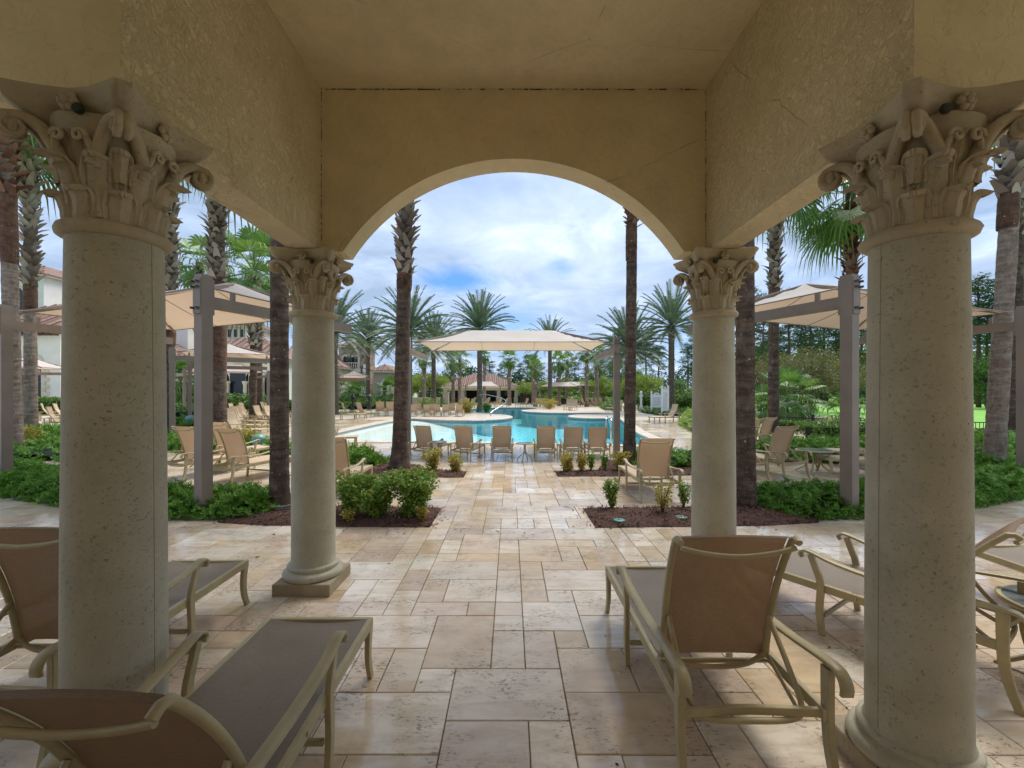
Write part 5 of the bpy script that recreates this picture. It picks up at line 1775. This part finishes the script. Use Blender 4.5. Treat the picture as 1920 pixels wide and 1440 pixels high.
hedge('clipped_hedge', [(XA(310, 28), 28), (XA(380, 28), 28)], 1.2, .9, 'front clipped hedge before the clubhouse arcade', 5, leaf=.13)
hedge('clipped_hedge', [(XA(300, 20.5), 20.5), (XA(365, 20.5), 20.5)], 1.6, .9, 'nearest clipped hedge seen between the left canopy posts', 6, leaf=.11)
hedge('clipped_hedge', [(XA(-30, 33), 33), (XA(135, 33), 33)], 1.4, 1.2, 'clipped hedge along the white clubhouse wall', 7, leaf=.14)
hedge('clipped_hedge', [(XA(480, 34), 34), (XA(560, 34), 34)], 1.4, 1.0, 'clipped hedge right of the domed bush', 8, leaf=.14)
hedge('clipped_hedge', [(XA(600, 50), 50), (XA(700, 50), 50)], 1.4, 1.1, 'clipped hedge at the foot of the stone tower', 9, leaf=.16)
bush('domed_bush', 'large rounded dark green bush behind the lounger field', XA(445, 31), 31, 4.6, 1.7, 6000, .2, 'hedge', 'rounded bushes', 81, 16, 0)
bush('domed_bush', 'dark dome shaped bush right of the white signs', XA(1282, 36), 36, 3.0, 2.0, 4500, .16, 'hedge', 'rounded bushes', 82, 14, 0)
bush('domed_bush', 'dark dome shaped bush left of the white signs', XA(1208, 40), 40, 3.0, 2.0, 4000, .16, 'hedge', 'rounded bushes', 83, 14, 0)

# ------------------------------------------------------------------ small garden things
for (px, py), lb in (((1161, 985), 'round green lid in the mulch near the path'), ((1278, 979), 'round green lid in the mulch near the right column')):
    X, Y = G(px, py)
    mb = MB(); mb.lathe([(.001, .075), (.055, .075), (.07, .070), (.072, .055), (.066, .030)], 24, (X, Y, 0), cap=False)
    mb.lathe([(.014, .074), (.016, .083), (.012, .086), (.001, .086)], 10, (X, Y, 0), cap=False)
    tag(mb.build('valve_lid', M['teal'], smooth=40), lb, 'lid', 'green lids in the mulch')
for (px, Y, z, r0), lb in (((485, 11.6, .40, .17), 'teal dome speaker in the junipers beside the dark palm'), ((358, 18.5, .50, .22), 'teal dome speaker in the junipers behind the canopy post')):
    mb = MB(); mb.lathe([(r0 * .9, -.15)] + [(r0 * math.cos(a * PI / 16), r0 * .75 * math.sin(a * PI / 16)) for a in range(8)] + [(.001, r0 * .75)], 24, cap=False)
    mb.lathe([(r0 * .98, -.02), (r0 * 1.06, -.01), (r0 * 1.04, .01)], 24, cap=False)
    o = mb.build('garden_speaker', M['teal'], smooth=40); o.location = (XA(px, Y), Y, z)
    tag(o, lb, 'speaker', 'dome speakers')
def path_lamp(px, py, label):
    X, Y = G(px, py)
    t_ = thing('path_lamp', label, 'lamp', (X, Y, 0), 0, 'black garden lamps')
    mb = MB(); mb.lathe([(.30, 0), (.28, .08), (.13, .35), (.07, .55), (.06, .95)], 16); mb.build('pedestal', M['black'], t_, smooth=40)
    mb = MB(); mb.lathe([(.06, .95), (.14, .98), (.16, 1.25), (.20, 1.28), (.10, 1.42), (.02, 1.5)], 12); mb.build('lantern', M['black'], t_, smooth=40)
path_lamp(661, 773, 'black garden lamp on the left, beside the round lawn')
path_lamp(692, 770, 'black garden lamp below the date palm by the tower')
# pool handrails
def handrail(pts, label, r=.022):
    mb = MB()
    mb.tube(bez(pts, 5), r, 8)
    mb.tube([(p[0], p[1] + .7, p[2]) for p in bez(pts, 5)], r, 8)
    tag(mb.build('pool_handrail', M['steel'], smooth='all'), label, 'handrail', 'pool handrails')
Xa, Ya = G(922, 782)
handrail([(Xa, 30, -.1), (Xa - .1, 30, .25), (Xa + .9, 32.5, 1.0), (Xa - .7, 35.5, 1.45), (Xa - 1.3, 36.2, 1.4)], 'white steel handrail reaching into the pool by the centre palm')
Xa, Ya = G(1150, 838)
handrail([(Xa, 13.4, 0), (Xa, 13.4, .75), (Xa + .25, 14.3, .78), (Xa + .55, 15.2, .4), (Xa + .6, 15.4, -.3)], 'dark handrail at the near pool edge behind the canopy post')
# depth marker on the waterline
bx0, by0 = G(897, 789)
mb = MB()
mb.box((bx0, by0 - .10, .034), (.75, .24, .006))
o = tag(mb.build('depth_marker', M['whitepaint']), 'white depth marker with dark figures on the curved pool coping', 'marker')
mb = MB()
for k, xx in enumerate((-.22, -.05, .12, .24)):
    mb.box((bx0 + xx, by0 - .10, .039), (.10 if k != 1 else .04, .15, .002))
    mb.box((bx0 + xx + .03, by0 - .14, .0405), (.04, .04, .001))
mb.build('figures', M['waterline'], o)
# white sign boards
def sign(px, Y, w_, z0, z1, label):
    X = XA(px, Y)
    t_ = thing('sign_board', label, 'sign', (X, Y, 0), R(-8), 'white sign boards')
    mb = MB()
    mb.box((0, 0, (z0 + z1) / 2), (w_, .06, z1 - z0))
    for i in range(7):
        a_ = PI * i / 6
        mb.box((w_ * .28 * math.cos(a_) * .9, 0, z1 + .12 * math.sin(a_)), (w_ * .2, .055, .10))
    mb.build('board', M['whitepaint'], t_)
    for s in (-1, 1):
        mb = MB(); mb.box((s * (w_ / 2 + .06), 0, z1 * .5 + .05), (.11, .11, z1 + .1)); mb.lathe([(.02, z1 + .10), (.07, z1 + .14), (.08, z1 + .19), (.05, z1 + .25), (.001, z1 + .27)], 12, (s * (w_ / 2 + .06), 0, 0))
        mb.build('post', M['whitepaint'], t_)
    mb = MB()
    rr_ = random.Random(px)
    z = z1 - .22
    while z > z0 + .15:
        x = -w_ * .40
        while x < w_ * .38:
            l = rr_.uniform(.03, .09)
            mb.box((x + l / 2, -.034, z), (l, .003, .022)); x += l + .03
        z -= .07
    mb.build('lettering', M['waterline'], t_)
sign(1231, 33, .62, .5, ZA(740, 33) - .0, 'wide low white rules board in the shrubs right of the pool')
sign(1247, 31, .30, .3, ZA(730, 31) - .0, 'tall narrow white rules board beside the wide one')
mb = MB()
X, Y = XA(1202, 36), 36
mb.lathe([(.14, 0), (.13, .5), (.09, .6), (.10, 1.25), (.16, 1.3), (.16, 1.38), (.07, 1.42), (.13, 1.55), (.10, 1.68), (.001, 1.74)], 16, (X, Y, 0))
tag(mb.build('garden_bollard', M['whitepaint'], smooth=40), 'white garden bollard with ball top left of the signs', 'bollard')
# black garden fence on the right
fn = thing('garden_fence', 'low black metal picket fence before the right lawn', 'fence', (0, 0, -.62))
mb = MB(); mp_ = MB(); 
fp = [(XA(1455, 23), 23), (XA(1525, 21.5), 21.5), (XA(1640, 19.5), 19.5), (XA(1760, 18.8), 18.8), (XA(1900, 18.4), 18.4), (XA(2000, 18.2), 18.2)]
for (ax, ay), (bx, by) in zip(fp[:-1], fp[1:]):
    a_, b_ = Vector((ax, ay, 0)), Vector((bx, by, 0))
    d = (b_ - a_); L = d.length; rz = math.atan2(d.y, d.x); c = (a_ + b_) / 2
    mb.box((c.x, c.y, .98), (L, .04, .04), rz); mb.box((c.x, c.y, .15), (L, .04, .04), rz)
    n_ = int(L / .14)
    for i in range(n_):
        p = a_.lerp(b_, (i + .5) / n_)
        mb.box((p.x, p.y, .56), (.018, .018, .84), rz)
    k = max(1, int(L / 2.2))
    for i in range(k):
        p = a_.lerp(b_, i / k)
        mp_.box((p.x, p.y, .58), (.09, .09, 1.16), rz)
mb.build('pickets', M['black'], fn); mp_.build('fence_post', M['black'], fn)
# drip hose around the dark left palm
mb = MB()
X, Y = G(524, 957)
for k, zz_ in enumerate((.10, .14)):
    mb.tube([(X + .30 * math.cos(a * PI / 12) , Y + .26 * math.sin(a * PI / 12), zz_ + .03 * math.sin(a * .5 + k)) for a in range(24)], .010, 6, closed=True)
tag(mb.build('drip_hose', simple('grey_hose', (.22, .21, .20), .5, .1, 8), smooth='all'), 'grey hose looped round the foot of the dark left palm', 'hose')

# ------------------------------------------------------------------ buildings
def hip_roof(mb, x0, x1, y0, y1, z, rise, ov=.5, th=.18):
    x0 -= ov; x1 += ov; y0 -= ov; y1 += ov
    w_, d = x1 - x0, y1 - y0
    if w_ > d: r0, r1 = (x0 + d / 2, (y0 + y1) / 2), (x1 - d / 2, (y0 + y1) / 2)
    else: r0, r1 = ((x0 + x1) / 2, y0 + w_ / 2), ((x0 + x1) / 2, y1 - w_ / 2)
    vs = [(x0, y0, z), (x1, y0, z), (x1, y1, z), (x0, y1, z), (r0[0], r0[1], z + rise), (r1[0], r1[1], z + rise)]
    if w_ > d: fs = [(0, 1, 5, 4), (1, 2, 5), (2, 3, 4, 5), (3, 0, 4)]
    else: fs = [(0, 1, 4), (1, 2, 5, 4), (2, 3, 5), (3, 0, 4, 5)]
    mb.add(vs, fs)
    # barrel tile rows as real ridges on the two long slopes
    n_ = max(6, int(w_ / .45))
    for i in range(n_):
        x = x0 + w_ * (i + .5) / n_
        k = min(1, min(x - x0, x1 - x) / (d / 2)) if w_ > d else min(x - x0, x1 - x) / (w_ / 2)
        yt = y0 + (d / 2) * min(1, k) if w_ > d else y0 + (w_ / 2) * k
        mb.tube([(x, y0, z + .02), (x, yt, z + rise * min(1, k) + .02)], .085, 5, cap=False)
def arch_opening(mb, cx_, y, zb, w_, h, depth=.03):
    pts = [(cx_ - w_ / 2, zb), (cx_ + w_ / 2, zb)] + [(cx_ + w_ / 2 * math.cos(a * PI / 10), zb + h - w_ / 2 + w_ / 2 * math.sin(a * PI / 10)) for a in range(11)]
    mb.add([(x, y - depth, z) for x, z in pts], [tuple(range(len(pts)))])
def arch_trim(mb, cx_, y, zb, w_, h, t_=.22, dep=.10):
    path = [(cx_ - w_ / 2 - t_ / 2, y - dep / 2, zb)] + [(cx_ - (w_ / 2 + t_ / 2) * math.cos(a * PI / 12), y - dep / 2, zb + h - w_ / 2 + (w_ / 2 + t_ / 2) * math.sin(a * PI / 12)) for a in range(13)] + [(cx_ + w_ / 2 + t_ / 2, y - dep / 2, zb)]
    mb.sweep(path, (0, 1, 0), dep, t_)

cb_ = thing('clubhouse', 'white stucco clubhouse with arcade, small square windows and clay tile roofs on the left', 'building', (0, 0, 0))
def blk(x0, x1, y0, y1, h, mat, roof=1.6, zb=0, name='wall'):
    mb = MB(); mb.box(((x0 + x1) / 2, (y0 + y1) / 2, (zb + h) / 2), (x1 - x0, y1 - y0, h - zb)); mb.build(name, M[mat], cb_)
    if roof:
        mb = MB(); hip_roof(mb, x0, x1, y0, y1, h + .12, roof); mb.build('roof', M['roof'], cb_)
        mb = MB(); mb.box(((x0 + x1) / 2, (y0 + y1) / 2, h + .0), (x1 - x0 + .8, y1 - y0 + .8, .20)); mb.build('eave', M['trim'], cb_)
def win(cx_, y, zb, w_, h, arch=True, quoin=True):
    mb = MB()
    if arch: arch_trim(mb, cx_, y, zb, w_, h, .28, .12)
    else: mb.box((cx_, y - .04, zb + h / 2), (w_ + .3, .08, h + .3))
    if quoin and arch:
        for k in range(int((h - w_ / 2) / .6)):
            for s in (-1, 1): mb.box((cx_ + s * (w_ / 2 + .42), y - .05, zb + .3 + k * .6), (.36, .10, .30))
    fr_ = mb.build('window_surround', M['trim'], cb_)
    mb = MB()
    if arch: arch_opening(mb, cx_, y, zb, w_, h, .045)
    else: mb.box((cx_, y - .06, zb + h / 2), (w_, .06, h))
    mb.build('pane', M['dark'], fr_)
Yw = 36
blk(XA(-120, Yw), XA(113, Yw), Yw, Yw + 12, ZA(618, Yw), 'white', 3.0)
win(XA(60, Yw), Yw, 0.6, 1.7, ZA(668, Yw) - .6)
win(XA(-20, Yw), Yw, 0.6, 1.7, ZA(668, Yw) - .6)
for k in range(9):
    mb = MB(); mb.box((XA(20 + k * 11, Yw), Yw - .25, ZA(626, Yw)), (.22, .5, .28)); mb.build('bracket', M['woodstem'], cb_)
# upper tower piece far left
Yt = 44
blk(XA(20, Yt), XA(82, Yt), Yt, Yt + 6, ZA(517, Yt), 'white', 1.3)
win(XA(36, Yt), Yt, ZA(585, Yt), .9, 2.4, True, False)
# wing behind canopies
Yb = 46
blk(XA(113, Yb), XA(330, Yb), Yb, Yb + 12, ZA(672, Yb), 'white', 2.6)
blk(XA(305, Yb), XA(535, Yb), Yb, Yb + 10, ZA(676, Yb), 'white', 2.8)
blk(XA(300, 52), XA(352, 52), 52, 58, ZA(600, 52), 'white', 1.4)
blk(XA(385, 52), XA(462, 52), 52, 58, ZA(612, 52), 'white', 2.2)
for px in (431, 442.5, 454): win(XA(px, 52), 52, ZA(632, 52), .42, .9, False, False)
for px in (415, 447, 478, 508): 
    win(XA(px, Yb), Yb, .2, 1.25 if px != 447 else 1.7, ZA(703 if px != 447 else 690, Yb), True, False)
for px in (431, 464, 494):
    mb = MB(); mb.lathe([(.26, 0), (.24, .2), (.20, .3), (.19, 2.4), (.26, 2.55), (.30, 2.7), (.30, 2.8)], 14, (XA(px, Yb), Yb - .4, 0)); mb.build('arcade_column', M['trim'], cb_, smooth=40)
for px in (320, 340, 360): win(XA(px, Yb), Yb, .2, 1.5, 3.0, True, False)
blk(XA(500, 58), XA(640, 58), 58, 68, ZA(690, 58), 'beige', 3.4)

tw = thing('stone_tower', 'rubble stone tower with three pointed white arches above a balcony', 'building', (XA(661, 62), 62, 0))
cb_ = tw
hT = ZA(651, 62)
W_ = 3.9
mb = MB(); mb.box((0, W_ / 2, hT / 2), (W_, W_, hT)); mb.build('wall', M['rubble'], tw)
mb = MB(); mb.box((0, W_ / 2, hT + .1), (W_ + .7, W_ + .7, .25)); mb.build('cornice', M['trim'], tw)
mb = MB(); hip_roof(mb, -W_ / 2, W_ / 2, 0, W_, hT + .25, .9, .5); mb.build('roof', M['roof'], tw)
for k in (-1, 0, 1):
    win(k * .78 - .25, 0, hT - 3.0, .5, 1.7, True, False)
mb = MB(); mb.box((-.25, -.35, hT - 3.3), (2.9, .7, .5))
for k in range(9): mb.lathe([(.05, hT - 3.05), (.09, hT - 2.8), (.05, hT - 2.45), (.07, hT - 2.3)], 8, (-1.45 + .3 * k, -.6, 0))
mb.box((-.25, -.6, hT - 2.25), (2.8, .16, .12)); mb.build('balcony', M['trim'], tw)
mb = MB()
for s in (-1, 1):
    for k in range(9): mb.box((s * (W_ / 2 - .08), -.08, .35 + k * .62), (.75 if k % 2 else .55, .30, .52))
mb.build('quoins', M['whitepaint'], tw)
win(-.95, 0, .1, .9, 3.3, True, False); win(.75, 0, .1, .9, 3.3, True, False)
gw = thing('guest_wing', 'grey stucco wing with clay tile roof right of the stone tower', 'building', (XA(714, 60), 60, 0))
cb_ = gw
blk(-1.0, 1.35, 0, 7, ZA(697, 60), 'grey', 1.0)
win(.55, 0, 1.0, .55, 2.1, True, False)
blk(1.3, 3.0, 4, 10, ZA(713, 60), 'white', 0)

cn = thing('pool_cabana', 'open sided pool cabana with clay tile hip roof and square pillars across the pool', 'building', (XA(901, 66), 66, 0))
cb_ = cn
wC = 150 / F * 66
hE = ZA(727, 66)
mb = MB(); hip_roof(mb, -wC / 2 + .6, wC / 2 - .6, .3, 8.0, hE + .25, ZA(699, 66) - hE - .25, .55); mb.build('roof', M['roof'], cn)
mb = MB(); mb.box((0, 4.1, hE + .08), (wC, 8.8, .26)); mb.box((0, .35, hE - .22), (wC - .7, .4, .35)); mb.build('eave', M['trim'], cn)
for k in range(5):
    mb = MB(); x = -wC / 2 + .7 + (wC - 1.4) * k / 4
    mb.box((x, .35, (hE - .4) / 2), (.42, .42, hE - .4)); mb.box((x, .35, .45), (.62, .62, .9)); mb.build('pillar', M['beige'], cn)
mb = MB(); mb.box((0, 6.5, hE / 2), (wC - 1.2, .2, hE)); mb.build('rear_wall', M['grey'], cn)
for cc, dd_ in (((-2.4, 5.9, 1.2), (2.8, .4, 2.0)), ((2.8, 4.8, .55), (3.6, .7, 1.1)), ((5.8, 2.0, .5), (2.2, .7, 1.0))):
    mb = MB(); mb.box(cc, dd_); mb.build('bar_counter', M['shade'], cn)
for k in range(6):
    mb = MB(); mb.box((-4.5 + k * 1.9, 6.3, 1.5), (1.0, .1, 1.4)); mb.build('serving_hatch', M['dark'], cn)
pv = MB(); X = XA(1000, 64)
pv.box((XA(992, 64), 64, .75), (2.6, 1.2, 1.5)); pv.box((XA(992, 64), 64, 1.55), (2.8, 1.4, .1))
tag(pv.build('service_kiosk', M['black']), 'dark service kiosk at the right end of the cabana', 'kiosk')
pv = MB()
pv.box((XA(836, 52), 52, .8), (.68, .68, 1.6)); pv.box((XA(836, 52), 52, 1.65), (.85, .85, .12))
tag(pv.build('stone_pier', M['beige']), 'pale stone pier left of the cabana', 'pier')
pv = MB(); pv.box((XA(795, 50), 50, .5), (3.6, .4, 1.0)); pv.box((XA(795, 50), 50, 1.03), (3.7, .5, .08))
tag(pv.build('low_garden_wall', M['beige']), 'low tan garden wall behind the peninsula loungers', 'wall')

# fallen leaves and bark crumbs lying on the paving
mb = MB(); r_ = random.Random(5)
for i in range(190):
    k = r_.random()
    if k < .45: x, y = r_.choice([r_.gauss(-.90, .10), r_.gauss(.95, .10)]), r_.uniform(5.2, 6.2)
    elif k < .65: x, y = r_.uniform(-3, 3.5), r_.gauss(5.12, .10)
    else: x, y = r_.uniform(-4, 4), r_.uniform(1.5, 8)
    L = r_.uniform(.008, .030); q = r_.uniform(0, 6.28)
    dx, dy = math.cos(q) * L, math.sin(q) * L
    wd = r_.uniform(.25, .6)
    mb.add([(x - dx, y - dy, .0165), (x + dy * wd, y - dx * wd, .019), (x + dx, y + dy, .0175), (x - dy * wd, y + dx * wd, .0165)], [(0, 1, 2, 3)])
tag(mb.build('fallen_leaves', M['chips']), 'small dry leaves and bark crumbs scattered on the paving', 'leaves', kind='stuff')
